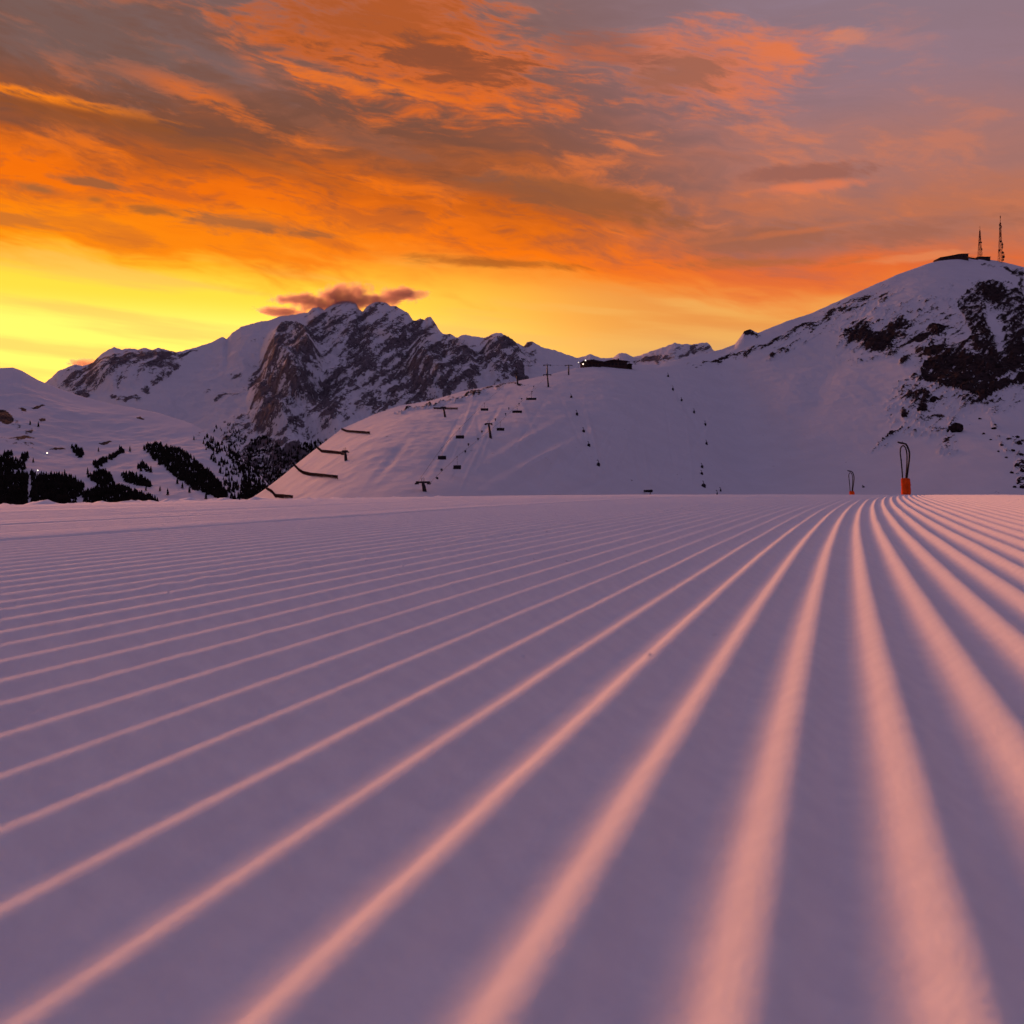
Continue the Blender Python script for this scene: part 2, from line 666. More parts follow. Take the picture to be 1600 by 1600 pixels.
def groove(k, Y):
    ph = (k - K0) / PITCH
    ridx = np.round(ph)
    wob = 0.03 * fbm(ridx * 7.3 + 0.5, Y * 1.3, 3, seed=5) + 0.012 * perlin(ridx * 3.1 + .2, Y * 16, seed=9)
    fr = np.abs(ph + wob - np.round(ph + wob)) * 2          # 0 on the crest, 1 in the valley
    hgt = (0.0066 + 0.0024 * sstep(k, -1.3, -0.25)) * (1 + 0.10 * fbm(ridx * 5.7 + 0.5, Y * 2.0, 3, seed=3))
    prof = np.power(np.clip(0.5 + 0.5 * np.cos(np.pi * fr), 0, 1), 1.55)
    z = hgt * (prof - 1)
    # two crests with crumbs on them, as the tiller leaves here and there
    for r0, amp in ((-14, 0.0024), (-13, 0.0008), (-8, 0.0006)):
        z = z + np.where(ridx == r0, prof * amp * (0.4 + np.clip(fbm(ridx + 0.3, Y * 38, 3, seed=21), -0.2, 1) * 1.8), 0)
    return z


PW = PITCH / 12.0
kf = np.concatenate([np.arange(-5.0, -1.5, PITCH / 8.0), np.arange(-1.5, 1.75, PW)])
kl = np.concatenate([-7.6 - np.cumsum(np.geomspace(0.03, 9.0, 60))[::-1], np.arange(-7.6, -5.0, 0.024)])
kr = 1.75 + np.cumsum(np.geomspace(0.006, 12.0, 90))
ks = np.concatenate([kl, kf, kr])
ys = np.concatenate([[-60, -30, -14, -6, -3, -1.6, -0.8, -0.4, -0.2, -0.08], np.geomspace(0.02, 0.2, 12), np.geomspace(0.2, 3.5, 120)[1:], np.geomspace(3.5, 12, 120)[1:], np.geomspace(12, 24, 24)[1:], np.geomspace(24, 500, 50)[1:]])
KK, YY = np.meshgrid(ks, ys)
XX = piste_x(KK, YY)
zb = piste_base(KK, YY)
gfade = sstep(KK, -5.0, -4.2) * sstep(-KK, -1.75, -1.3)
gfade = gfade * (0.80 + 0.20 * sstep(KK, -1.44, -1.38))
zg = groove(KK, YY) * gfade + (-0.0035) * (1 - gfade)
# overlap berm where two machine passes meet, rough unsmoothed strip along the far left edge
berm_k = -1.40 + 0.012 * fbm(YY * 0.9, 0 * YY, 2, seed=31)
berm = 0.0035 * np.exp(-((KK - berm_k) / 0.018) ** 2) * (1 + 0.5 * fbm(YY * 9, KK * 4, 3, seed=33)) * sstep(YY, -1, 0.3)
rough = sstep(-KK, 4.3, 5.2) * (0.045 * fbm(XX * 2.2, YY * 2.2, 5, seed=41, gain=0.65) + 0.070 * np.clip(fbm(XX * 7, YY * 7, 4, seed=42) - .1, 0, 1))
roll = 0.0022 * fbm(KK * 1.6, YY * 0.8, 3, seed=44) * sstep(YY, 0.3, 1.5) + 0.02 * fbm(XX * 0.12, YY * 0.12, 3, seed=45) * sstep(np.abs(YY) + np.abs(KK), 6, 25)
lines = sstep(-KK, 1.42, 1.6) * (0.0050 * fbm(KK * 5.0, YY * 0.10, 4, seed=47, gain=0.7))
ZZ = zb + zg + berm + rough + roll + lines
piste = link_mesh('groomed_piste', grid_mesh('groomed_piste', np.stack([XX, YY, ZZ], -1), {}, M_piste))
tag(piste, 'pink-lit groomed snow piste combed into parallel ridges in the foreground', kind='structure')


# loose crumbs the machine left, too many and too small to count
crng = np.random.RandomState(5)
cbm = bmesh.new()
bmesh.ops.create_icosphere(cbm, subdivisions=1, radius=1.0)
cv = np.array([v.co[:] for v in cbm.verts])
cf = np.array([[v.index for v in f.verts] for f in cbm.faces])
cbm.free()
NC = 640
cY = np.exp(crng.uniform(np.log(0.55), np.log(7.0), NC))
cK = crng.uniform(-1.0, 0.42, NC) * cY * 0.9
cK[:260] = K0 + PITCH * crng.choice([-14, -13, -15], 260) + crng.normal(0, .006, 260)
cY[:260] = crng.uniform(0.8, 4.5, 260)
cK[260:420] = -1.40 + crng.normal(0, .02, 160)
cY[260:420] = crng.uniform(0.8, 9, 160)
cR = np.exp(crng.normal(math.log(0.0008), 0.4, NC)) * np.clip(0.6 + cY * 0.25, 0.6, 2.2)
cX = piste_x(cK, cY)
cZ = piste_base(cK, cY) + groove(cK, cY) * np.where(cK < -1.42, .8, 1)
cV = (cv[None] * (1 + crng.uniform(-.3, .3, (NC, len(cv), 1)))) * cR[:, None, None] + np.stack([cX, cY, cZ + cR * .4], -1)[:, None, :]
cF = cf[None] + (np.arange(NC) * len(cv))[:, None, None]
cme = bpy.data.meshes.new('snow_crumbs')
cme.from_pydata(cV.reshape(-1, 3).tolist(), [], cF.reshape(-1, 3).tolist())
tag(link_mesh('snow_crumbs', cme, M_piste), 'scattered loose snow crumbs on the combed ridges', 'snow crumbs', kind='stuff')


def piste_z(X, Y):
    return float(piste_base(np.array(piste_k_of(X, Y)), np.array(float(Y)))) - 0.008


# ------------------------------------------------------------------ terrain class
class Terrain:
    def __init__(self, fn):
        self.fn = fn

    def z(self, X, Y):
        return float(self.fn(np.array([X / Y]), np.array([Y]))[0])

    def hit(self, px, py, y0, y1, steps=900):
        """nearest surface point seen in direction (px, py)"""
        t = (px - CX) / F
        Ys = np.linspace(y0, y1, steps)
        zz = self.fn(np.full(steps, t), Ys)
        line = H + (HY - py) / F * Ys
        w = np.nonzero(zz >= line)[0]
        if len(w) == 0:
            return None
        i = w[0]
        return Vector((t * Ys[i], Ys[i], zz[i]))


def smooth_tab(xs, vs, sig):
    gx = np.arange(xs[0], xs[-1] + 1.0)
    gv = np.interp(gx, xs, vs)
    w = int(3 * sig)
    kern = np.exp(-0.5 * (np.arange(-w, w + 1) / sig) ** 2)
    kern /= kern.sum()
    return gx, np.convolve(np.pad(gv, w, mode='edge'), kern, mode='valid')


def tab(rows, i):
    return np.array([r[i] for r in rows], float)


# ---- hillside: the ski hill in the middle and the rocky summit hill on the right, one slope
HILL = [  # photograph column, skyline row, distance of that skyline, foot distance, profile power
    (180, 900, 380, 190, 1.0), (300, 835, 400, 190, 1.0), (360, 800, 420, 190, 1.0), (395, 781, 430, 190, .95), (437, 750, 440, 190, .9), (462, 728, 450, 190, .85), (497, 700, 465, 190, .82),
    (535, 671, 485, 190, .82), (587, 648, 515, 190, .85), (625, 635, 535, 190, .88), (675, 627, 560, 190, .9), (725, 612, 585, 190, .95),
    (800, 598, 625, 190, 1.0), (850, 588, 650, 190, 1.02), (900, 576, 680, 190, 1.05), (940, 573, 700, 190, 1.08), (985, 571, 720, 190, 1.1), (1030, 570, 745, 190, 1.15),
    (1060, 562, 765, 190, 1.2), (1100, 553, 790, 190, 1.28), (1130, 545, 815, 190, 1.3), (1148, 538, 830, 190, 1.32), (1157, 526, 835, 190, 1.32), (1163, 517, 840, 190, 1.33), (1172, 515, 845, 190, 1.33),
    (1184, 520, 850, 190, 1.33), (1200, 514, 860, 190, 1.33), (1230, 502, 880, 190, 1.33), (1270, 489, 905, 190, 1.32), (1300, 475, 925, 190, 1.3), (1350, 452, 955, 190, 1.28),
    (1400, 430, 985, 190, 1.25), (1450, 412, 1010, 190, 1.2), (1470, 407.5, 1020, 190, 1.18), (1500, 404, 1035, 190, 1.15), (1540, 405, 1050, 190, 1.1),
    (1570, 410, 1060, 190, 1.08), (1600, 418, 1068, 190, 1.05), (1650, 438, 1075, 190, 1.05), (1750, 485, 1080, 190, 1.05), (1900, 560, 1080, 190, 1.05), (2150, 640, 1080, 190, 1.0)]
H_x, H_y, H_D, H_0, H_a = (tab(HILL, i) for i in range(5))
GXH, H_Ds = smooth_tab(H_x, H_D, 34)
_, H_as = smooth_tab(H_x, H_a, 50)
_, H_ys = smooth_tab(H_x, H_y, 30)
MAIN_CLIFF = [(1497, 470), (1520, 446), (1552, 438), (1582, 452), (1612, 470), (1660, 480), (1660, 600), (1612, 590), (1585, 606), (1560, 612), (1535, 632), (1512, 614), (1468, 606), (1440, 592),
              (1436, 578), (1452, 560), (1444, 548), (1470, 528), (1500, 535), (1522, 528), (1510, 505), (1503, 488)]


def hill_rock(px, py, X, Y):
    jx = 9 * fbm(px / 26, py / 26, 4, seed=61)
    jy = 9 * fbm(px / 26, py / 26, 4, seed=63)
    qx, qy = px + jx, py + jy
    r = np.zeros(px.shape)
    r = np.maximum(r, (0.50 + .32 * sstep(py, 500, 580)) * poly_in(qx, qy, MAIN_CLIFF))
    # snowy couloir and ledges in the cliff
    r = r - 0.75 * np.clip(blob(qx, qy, 1556, 520, 13, 38, 18) * 1.5, 0, 1) * poly_in(qx, qy, MAIN_CLIFF)
    r = r - 0.40 * np.clip(blob(qx, qy, 1500, 545, 60, 12, -20), 0, 1)
    r = r - 0.45 * np.clip(blob(qx, qy, 1535, 470, 42, 12, -30), 0, 1)
    r = r - 0.5 * np.clip(blob(qx, qy, 1580, 587, 26, 5, 25) * 1.4, 0, 1)
    for (cx, cy, rx, ry, tilt, a) in [
        (1345, 520, 16, 20, 30, .75), (1378, 536, 26, 13, 10, .80), (1395, 520, 30, 12, 35, .55), (1325, 530, 14, 10, 20, .55), (1440, 527, 34, 7, 25, .62), (1462, 520, 26, 9, 30, .6),
        (1415, 563, 9, 5, 35, .8), (1392, 555, 10, 4, 20, .65), (1440, 552, 12, 7, 10, .8), (1442, 590, 14, 9, 0, .6), (1425, 615, 22, 14, -20, .5), (1440, 637, 8, 7, 30, .8), (1413, 648, 6, 5, 0, .8),
        (1449, 622, 7, 10, 20, .5), (1350, 470, 34, 5, 32, .52), (1300, 493, 46, 6, 30, .48), (1385, 465, 26, 5, 30, .5), (1250, 512, 40, 5, 26, .44), (1190, 540, 46, 4, 20, .46), (1120, 558, 40, 2.5, 14, .40), (1160, 545, 34, 2.5, 16, .36),
        (1230, 545, 22, 4, 22, .46), (1205, 558, 8, 3, 20, .75), (1168, 519, 9, 7, 0, .95), (1180, 523, 6, 4, 0, .8), (1110, 562, 22, 2.5, 12, .5),
        (1592, 425, 12, 6, -20, .8), (1575, 420, 10, 3, -20, .7), (1596, 445, 6, 14, 0, .7), (1545, 414, 10, 2.5, -5, .6), (1545, 466, 26, 16, -20, .62),
        (1595, 690, 14, 6, -25, .48), (1575, 700, 20, 4, -35, .46), (1596, 725, 10, 14, 0, .52), (1598, 755, 8, 10, 0, .56), (1555, 665, 12, 3, -45, .5), (1480, 695, 14, 14, -30, .47), (1465, 675, 12, 6, 10, .46),
        (1395, 680, 22, 3, 35, .47), (1372, 700, 18, 2.5, 30, .44), (1660, 700, 40, 40, 0, .7), (1463, 652, 14, 3, 10, .5), (1525, 628, 34, 7, -6, .55),
        (745, 614, 16, 4, 8, .7), (720, 620, 18, 3, 12, .6), (690, 632, 30, 2.5, 10, .5), (770, 606, 20, 3, 8, .6), (640, 641, 25, 2, 12, .45), (800, 601, 20, 2, 6, .5), (745, 608, 14, 3, 0, -.5),
    ]:
        r = r + 0.92 * a * np.clip(blob(qx, qy, cx, cy, rx * 1.15, ry * 1.15, tilt) * 1.15, 0, 1)
    r = r + .22 * np.clip(blob(qx, qy, 1535, 540, 110, 105), 0, 1) + .20 * np.clip(blob(qx, qy, 1390, 520, 90, 40, 20), 0, 1) + .10 * np.clip(blob(qx, qy, 1290, 500, 130, 26, 27), 0, 1) + .16 * np.clip(blob(qx, qy, 1440, 640, 60, 50), 0, 1)
    brk = fbm((px * .87 - py * .5) / 20.0, (px * .5 + py * .87) / 4.5, 4, seed=65)
    r = r * (1 + 0.0 * brk) + np.where(r > 0.05, 0.85 * brk + 0.30 * fbm(px / 5.0, py / 4.0, 3, seed=66), 0)
    return r


_tr = random.Random(19)
TRACKS = [(_tr.uniform(700, 1130), _tr.uniform(620, 750), _tr.uniform(2.0, 4.0), _tr.uniform(35, 95), _tr.uniform(-38, -18) if i % 3 else _tr.uniform(5, 25), _tr.choice((-.16, .16, .22, -.22))) for i in range(26)]


def hill_foot(px):
    return 190.0 + 190.0 * sstep(px, 640, 1250)


def hill_fn(t, Y, full=False):
    px = CX + F * t
    X = t * Y
    Dr = np.interp(px, GXH, H_Ds)
    D0 = hill_foot(px)
    a = np.interp(px, GXH, H_as)
    ysm = np.interp(px, GXH, H_ys)
    yr = ysm + (np.interp(px, H_x, H_y) - ysm) * sstep((Y - D0) / (Dr - D0), 0.93, 0.99)
    zr = (HY - yr) / F * Dr + H
    z0 = -9.0 - 5.0 * sstep(px, 640, 1250)
    q = (Y - D0) / (Dr - D0)
    qc = np.clip(q, 0.0, 1.6)
    front = z0 + (zr + 0.8 - z0) * np.power(qc, a)
    backs = zr + 0.8 - (Y - Dr) * 0.30
    z = smin(front, backs, 3.0)
    fade = np.clip((1 - q) * 5, 0.0, 1) * np.clip(q * 4, 0, 1)
    # gullies that run down the fall line, drifts
    g = fbm(X / 60.0 + 0.15 * Y / 60, Y / 210.0, 4, seed=51)
    z = z + fade * (2.6 * g + 1.5 * fbm(X / 24.0, Y / 70.0, 4, seed=52) + 0.25 * fbm(X / 6, Y / 9, 3, seed=53))
    z = z + 0.6 * fbm(X / 11.0, Y / 14.0, 4, seed=57) * sstep(px, 950, 1150) * np.clip(q * 2, 0, 1)
    py = HY - F * (z - H) / np.maximum(Y, 1)
    # the bowl between the two hills
    bowl = np.exp(-((px - 1160 - (py - 650) * 0.35) / 60.0) ** 2) * np.clip(q * (1 - q) * 4, 0, 1)
    z = z - 8.5 * bowl
    # crossing ribs on the ski hill, a lit shoulder at lower left
    for (cx, cy, rx, ry, tilt, hgt) in [(840, 725, 110, 14, 28, 1.8), (900, 765, 90, 9, 22, -1.2), (928, 690, 5, 60, 14, .9), (1075, 640, 5, 70, 32, -.8), (700, 700, 6, 90, -32, .3), (610, 720, 8, 60, -40, -.45), (820, 690, 90, 10, 30, .8), (1290, 600, 24, 120, -28, -1.2), (1240, 600, 20, 110, -28, 0.6), (1330, 640, 60, 120, -28, 0.9), (1395, 480, 30, 110, -60, 2.0)]:
        z = z + hgt * np.clip(blob(px, py, cx, cy, rx, ry, tilt), 0, 1) ** 1.5 * fade
    # old ski tracks and groomer lines running down the ski hill
    for (cx, cy, rx, ry, tilt, hgt) in TRACKS:
        z = z + hgt * np.clip(blob(px, py, cx, cy, rx, ry, tilt), 0, 1) * fade
    rk = hill_rock(px, py, X, Y)
    rc = np.clip(rk, 0, 1)
    # craggy relief where the rock stands out
    rel = ridged(X / 30.0 + 0.3 * Y / 60, Y / 46.0, 5, seed=67)
    z = z + rc * fade * (6.5 * rel - 1.0) + rc * fade * 1.6 * fbm(X / 5.0, Y / 8.0, 3, seed=68)
    if full:
        return z, rk
    return z


T_hill = Terrain(hill_fn)
tx = (np.concatenate([np.linspace(180, 390, 60)[:-1], np.linspace(390, 1100, 520)[:-1], np.linspace(1100, 1640, 560)[:-1], np.linspace(1640, 2150, 90)]) - CX) / F
qs = np.concatenate([np.linspace(0.0, 1.0, 370) ** 1.0, [1.01, 1.02, 1.035, 1.05, 1.08, 1.12, 1.18, 1.3, 1.5, 1.9]])
TT, QQ = np.meshgrid(tx, qs)
px_ = CX + F * TT
YYh = hill_foot(px_) + QQ * (np.interp(px_, GXH, H_Ds) - hill_foot(px_))
ZZh, RK = hill_fn(TT, YYh, full=True)
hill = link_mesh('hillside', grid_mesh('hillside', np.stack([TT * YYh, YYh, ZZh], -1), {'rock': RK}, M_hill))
tag(hill, 'snow-covered ski hill rising to a rocky rounded summit on the right', kind='structure')

# ---- far massif
MASS = [  # column, skyline row, distance
    (-700, 640, 5600), (-300, 625, 5600), (-60, 615, 5600), (40, 612, 5600), (68, 600, 5500), (80, 590, 5450), (90, 580, 5400), (105, 574, 5400), (118, 569, 5400), (128, 572, 5400), (140, 569, 5400), (150, 562, 5400), (158, 553, 5400), (168, 547, 5400), (178, 542, 5400),
    (190, 546, 5400), (202, 544, 5400), (215, 546, 5400), (226, 543, 5400), (238, 547, 5400), (246, 543, 5400), (262, 547, 5400), (274, 550, 5450), (283, 549, 5500), (300, 544, 5600), (330, 535, 5700), (348, 526, 5750), (354, 530, 5750), (362, 521, 5800),
    (376, 511, 5850), (392, 506, 5900), (408, 502, 5900), (420, 501, 5950), (436, 494, 6000), (450, 493, 6000), (468, 490, 6000), (481, 488, 6000), (489, 481, 6000), (497, 480, 6000), (507, 484, 6000), (520, 475, 6050), (532, 471, 6050), (548, 471, 6050), (556, 474, 6050),
    (561, 484, 6050), (567, 487, 6050), (574, 478, 6000), (584, 473, 6000), (592, 471, 6000), (604, 473, 6000), (610, 478, 5950), (618, 478, 5950), (628, 484, 5900), (638, 489, 5900), (645, 500, 5850), (651, 501, 5850), (657, 497, 5800), (663, 500, 5800),
    (668, 495, 5800), (673, 495, 5800), (680, 505, 5750), (688, 518, 5700), (695, 524, 5650), (704, 531, 5600), (714, 527, 5500), (724, 523, 5500), (740, 525, 5450), (757, 528, 5400), (766, 523, 5300), (776, 520, 5300), (783, 520, 5300), (791, 526, 5250),
    (805, 535, 5200), (818, 541, 5150), (824, 534, 5100), (831, 533, 5100), (838, 537, 5100), (846, 542, 5050), (870, 548, 5000), (890, 555, 5000), (902, 559, 5000), (912, 557, 5000), (922, 553, 5000), (932, 557, 5000), (945, 560, 5000), (957, 559, 4900),
    (967, 552, 4900), (978, 552, 4900), (990, 558, 4850), (1005, 553, 4800), (1020, 548, 4800), (1040, 541, 4800), (1055, 535.5, 4800), (1064, 538, 4800), (1074, 537, 4800), (1081, 539, 4800), (1086, 537, 4800), (1095, 536, 4800), (1104, 535, 4800), (1109, 538, 4800), (1114, 547, 4800),
    (1130, 552, 4800), (1300, 570, 4800), (1600, 600, 4800), (2200, 640, 4800)]
M_x, M_y, M_D = (tab(MASS, i) for i in range(3))


GXM, M_Ds = smooth_tab(M_x, M_D, 20)
_, M_ys = smooth_tab(M_x, M_y, 22)


def mass_rock(px, py, X, z):
    jx = 12 * fbm(px / 30, py / 30, 4, seed=71)
    jy = 10 * fbm(px / 30, py / 30, 4, seed=73)
    qx, qy = px + jx, py + jy
    r = np.zeros(px.shape)
    for (cx, cy, rx, ry, tilt, a) in [
        (462, 548, 24, 34, 10, .95), (440, 590, 44, 46, 10, .85), (425, 625, 34, 44, 0, .75), (470, 600, 22, 60, 5, .7),
        (510, 625, 34, 26, 20, .62), (520, 655, 40, 14, 10, .5), (545, 600, 60, 40, 35, .44), (600, 540, 60, 50, 40, .46), (570, 510, 40, 26, 30, .40), (640, 540, 40, 36, 40, .44), (640, 590, 40, 30, 40, .40),
        (700, 590, 42, 44, 50, .78), (680, 618, 50, 20, 30, .75), (725, 600, 20, 30, 40, .80), (668, 505, 16, 20, -40, .55), (650, 520, 34, 18, -35, .45), (597, 480, 26, 12, 0, .45), (520, 545, 50, 60, 35, .40), (530, 500, 50, 26, 20, .34), (620, 610, 60, 34, 35, .36), (480, 520, 40, 24, 20, .32),
        (590, 640, 22, 16, 50, .55), (615, 625, 30, 12, 40, .42), (560, 570, 26, 12, -20, .55), (540, 580, 14, 30, 0, .62),
        (785, 575, 30, 34, -30, .85), (770, 555, 24, 22, -20, .6), (735, 545, 24, 14, -10, .45), (775, 527, 20, 6, 0, .5), (825, 560, 14, 16, -40, .5), (745, 570, 16, 20, 30, .6), (815, 592, 20, 8, -30, .8), (740, 590, 20, 14, 0, .6),
        (827, 538, 9, 4, 0, .6), (960, 567, 40, 5, 10, .45), (1045, 556, 44, 7, 12, .58), (1095, 545, 16, 8, 10, .65), (1065, 541, 26, 4, 10, .45), (1010, 562, 34, 5, 8, .5),
        (200, 575, 62, 26, 12, .80), (145, 590, 46, 18, 25, .75), (250, 565, 36, 16, 8, .65), (110, 588, 26, 14, 30, .7), (265, 582, 20, 8, 30, .7), (245, 592, 16, 7, 30, .6), (195, 623, 22, 6, -4, .85), (130, 617, 12, 5, -10, .8),
        (290, 553, 24, 3, 15, .55), (370, 612, 36, 5, 20, .5), (330, 616, 14, 3, 0, .6), (375, 535, 14, 4, 20, .4), (410, 530, 14, 4, 20, .45), (365, 590, 14, 6, 0, .4), (225, 612, 12, 4, 0, .5),
        (372, 675, 26, 14, 20, .46), (400, 665, 40, 12, -20, .56), (450, 668, 50, 14, -5, .62), (500, 690, 40, 10, -15, .64), (510, 668, 18, 5, -20, .7),
        (425, 715, 34, 34, -35, .80), (440, 740, 40, 34, -45, .92), (395, 705, 24, 40, -20, .55), (465, 715, 30, 20, -30, .8), (400, 760, 30, 16, 30, .8), (370, 730, 20, 24, -40, .46), (350, 690, 22, 12, -30, .44)]:
        r = r + a * np.clip(blob(qx, qy, cx, cy, rx, ry, tilt) * 1.5, 0, 1) * (1 - 0.45 * np.clip(r, 0, 1))
    # slanting strata: streaks that climb to the right
    st = fbm((px * 0.55 + py * 0.83) / 9.0, (px * 0.83 - py * 0.55) / 46.0, 4, seed=75)
    st2 = fbm(px / 9.0, py / 7.0, 4, seed=76)
    r = np.minimum(r, .80) * .80
    r = r + np.where(r > 0.04, 0.85 * st + 0.30 * st2, 0)
    return r


def mass_fn(t, Y, full=False):
    px = CX + F * t
    X = t * Y
    Dr = np.interp(px, GXM, M_Ds)
    D0 = 2300.0
    ysm = np.interp(px, GXM, M_ys)
    yr = ysm + (np.interp(px, M_x, M_y) - ysm) * sstep((Y - D0) / (Dr - D0), 0.72, 0.985)
    zr = (HY - yr) / F * Dr
    z0 = -110.0
    q = (Y - D0) / (Dr - D0)
    qc = np.clip(q, 0, 1.6)
    a = np.interp(px, [100, 300, 420, 620, 760, 1000], [1.7, 1.6, 1.45, 1.35, 1.3, 1.3])
    front = z0 + (zr - z0) * np.power(qc, a)
    backs = zr - (Y - Dr) * 0.6
    z = np.minimum(front, backs)
    fade = np.clip((1 - q) * 6, 0.0, 1) * np.clip(q * 5, 0, 1)
    amp = np.interp(px, [60, 250, 390, 440, 700, 900], [35, 28, 60, 120, 110, 40])
    g = ridged((X + 0.55 * Y) / 620.0, (Y - 0.2 * X) / 1100.0, 6, seed=81) - 0.35
    z = z + fade * amp * g + fade * amp * 0.35 * fbm((X + 0.6 * Y) / 160.0, (Y * 0.7 - X * .4) / 260.0, 5, seed=83)
    py = HY - F * (z - H) / Y
    # buttresses that stand out of the face
    for (cx, cy, rx, ry, tilt, hgt) in [(455, 575, 40, 60, 5, 120), (430, 630, 36, 40, 0, 60), (700, 585, 44, 60, 45, 90), (785, 570, 32, 40, -30, 70), (200, 575, 70, 28, 10, 60)]:
        z = z + hgt * np.clip(blob(px, py, cx, cy, rx, ry, tilt) * 1.7, 0, 1) * fade
    rk = mass_rock(px, py, X, z)
    rc = np.clip(rk, 0, 1)
    z = z + rc * fade * (34 * ridged(X / 130.0, (Y * .35 + z) / 110.0, 5, seed=85) - 12)
    z = z + np.clip(1 - fade, 0, 1) * (q < 1.05) * (q > .5) * 5 * fbm(X / 22.0, Y / 60.0, 3, seed=87)
    if full:
        return z, rk
    return z


T_mass = Terrain(mass_fn)
tx = (np.concatenate([np.linspace(-700, -20, 60)[:-1], np.linspace(-20, 360, 260)[:-1], np.linspace(360, 900, 490)[:-1], np.linspace(900, 1160, 180)[:-1], np.linspace(1160, 2200, 60)]) - CX) / F
qs = np.concatenate([np.linspace(0.0, 1.0, 340), [1.02, 1.05, 1.1, 1.2, 1.4]])
TT, QQ = np.meshgrid(tx, qs)
px_ = CX + F * TT
YYm = 2300.0 + QQ * (np.interp(px_, GXM, M_Ds) - 2300.0)
ZZm, RK = mass_fn(TT, YYm, full=True)
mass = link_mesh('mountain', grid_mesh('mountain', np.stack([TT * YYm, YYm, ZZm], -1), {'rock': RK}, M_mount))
tag(mass, 'distant rocky snow-streaked mountain massif against the yellow sky', kind='structure')

# ---- valley slope on the left, nearer than the massif
VAL = [(-900, 470, 3000), (-500, 520, 3100), (-200, 556, 3200), (-60, 570, 3250), (0, 575, 3300), (20, 574, 3300), (34, 579, 3300), (46, 586, 3300), (60, 594, 3300), (72, 599, 3300), (100, 610, 3300), (130, 620, 3300), (160, 628, 3280), (200, 636, 3250),
       (250, 646, 3150), (300, 662, 3000), (350, 690, 2800), (400, 735, 2600), (450, 790, 2450), (520, 860, 2400), (620, 900, 2400)]
V_x, V_y, V_D = (tab(VAL, i) for i in range(3))
GXV, V_Ds = smooth_tab(V_x, V_D, 24)
_, V_ys = smooth_tab(V_x, V_y, 20)


def val_rock(px, py):
    qx = px + 6 * fbm(px / 16, py / 16, 3, seed=91)
    qy = py + 5 * fbm(px / 16, py / 16, 3, seed=92)
    r = np.zeros(px.shape)
    for (cx, cy, rx, ry, tilt, a) in [(4, 650, 14, 12, -30, .85), (60, 636, 14, 2.5, 0, .7), (35, 640, 8, 3, -20, .6), (40, 683, 20, 2.5, 0, .6), (90, 702, 18, 2.5, 0, .65), (165, 691, 12, 2, 0, .75), (220, 653, 7, 2, 0, .8),
                                      (45, 675, 10, 6, 30, .5), (65, 657, 5, 3, 0, .7), (20, 660, 20, 12, -30, .40), (30, 690, 40, 8, -10, .38), (310, 680, 20, 4, 40, .36)]:
        r = r + a * np.clip(blob(qx, qy, cx, cy, rx, ry, tilt) * 1.5, 0, 1)
    return r + np.where(r > .04, 0.25 * fbm(px / 6, py / 4, 3, seed=93), 0)


def val_fn(t, Y, full=False):
    px = CX + F * t
    X = t * Y
    Dr = np.interp(px, GXV, V_Ds)
    D0, z0 = 1500.0, -85.0
    ysm = np.interp(px, GXV, V_ys)
    yr = ysm + (np.interp(px, V_x, V_y) - ysm) * sstep((Y - D0) / (Dr - D0), 0.80, 0.985)
    zr = (HY - yr) / F * Dr
    q = (Y - D0) / (Dr - D0)
    qc = np.clip(q, 0, 1.6)
    z = np.minimum(z0 + (zr - z0) * np.power(qc, 1.35), zr - (Y - Dr) * 0.25)
    fade = np.clip((1 - q) * 5, 0.0, 1) * np.clip(q * 5, 0, 1)
    z = z + fade * (16 * fbm(X / 260.0, Y / 420.0, 5, seed=95) + 3.5 * fbm(X / 50.0, Y / 80.0, 3, seed=96))
    if full:
        return z, val_rock(px, HY - F * (z - H) / Y)
    return z


T_val = Terrain(val_fn)
tx = (np.concatenate([np.linspace(-900, -20, 60)[:-1], np.linspace(-20, 470, 330)[:-1], np.linspace(470, 620, 16)]) - CX) / F
qs = np.concatenate([np.linspace(0.0, 1.0, 240), [1.02, 1.05, 1.1, 1.2, 1.4]])
TT, QQ = np.meshgrid(tx, qs)
px_ = CX + F * TT
YYv = 1500.0 + QQ * (np.interp(px_, GXV, V_Ds) - 1500.0)
ZZv, RK = val_fn(TT, YYv, full=True)
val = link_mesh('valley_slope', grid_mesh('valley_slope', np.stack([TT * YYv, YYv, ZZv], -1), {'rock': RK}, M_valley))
tag(val, 'broad snowy valley slope with forest patches on the left', kind='structure')

# ---- low ground far below that everything rises from
gp = MB()
gp.v = [(-30000, -30000, -130), (30000, -30000, -130), (30000, 30000, -130), (-30000, 30000, -130)]
gp.f = [(0, 1, 2, 3)]
ground = gp.build('ground', M_snowcap)
tag(ground, 'snow-covered valley floor far below the slopes', kind='structure')

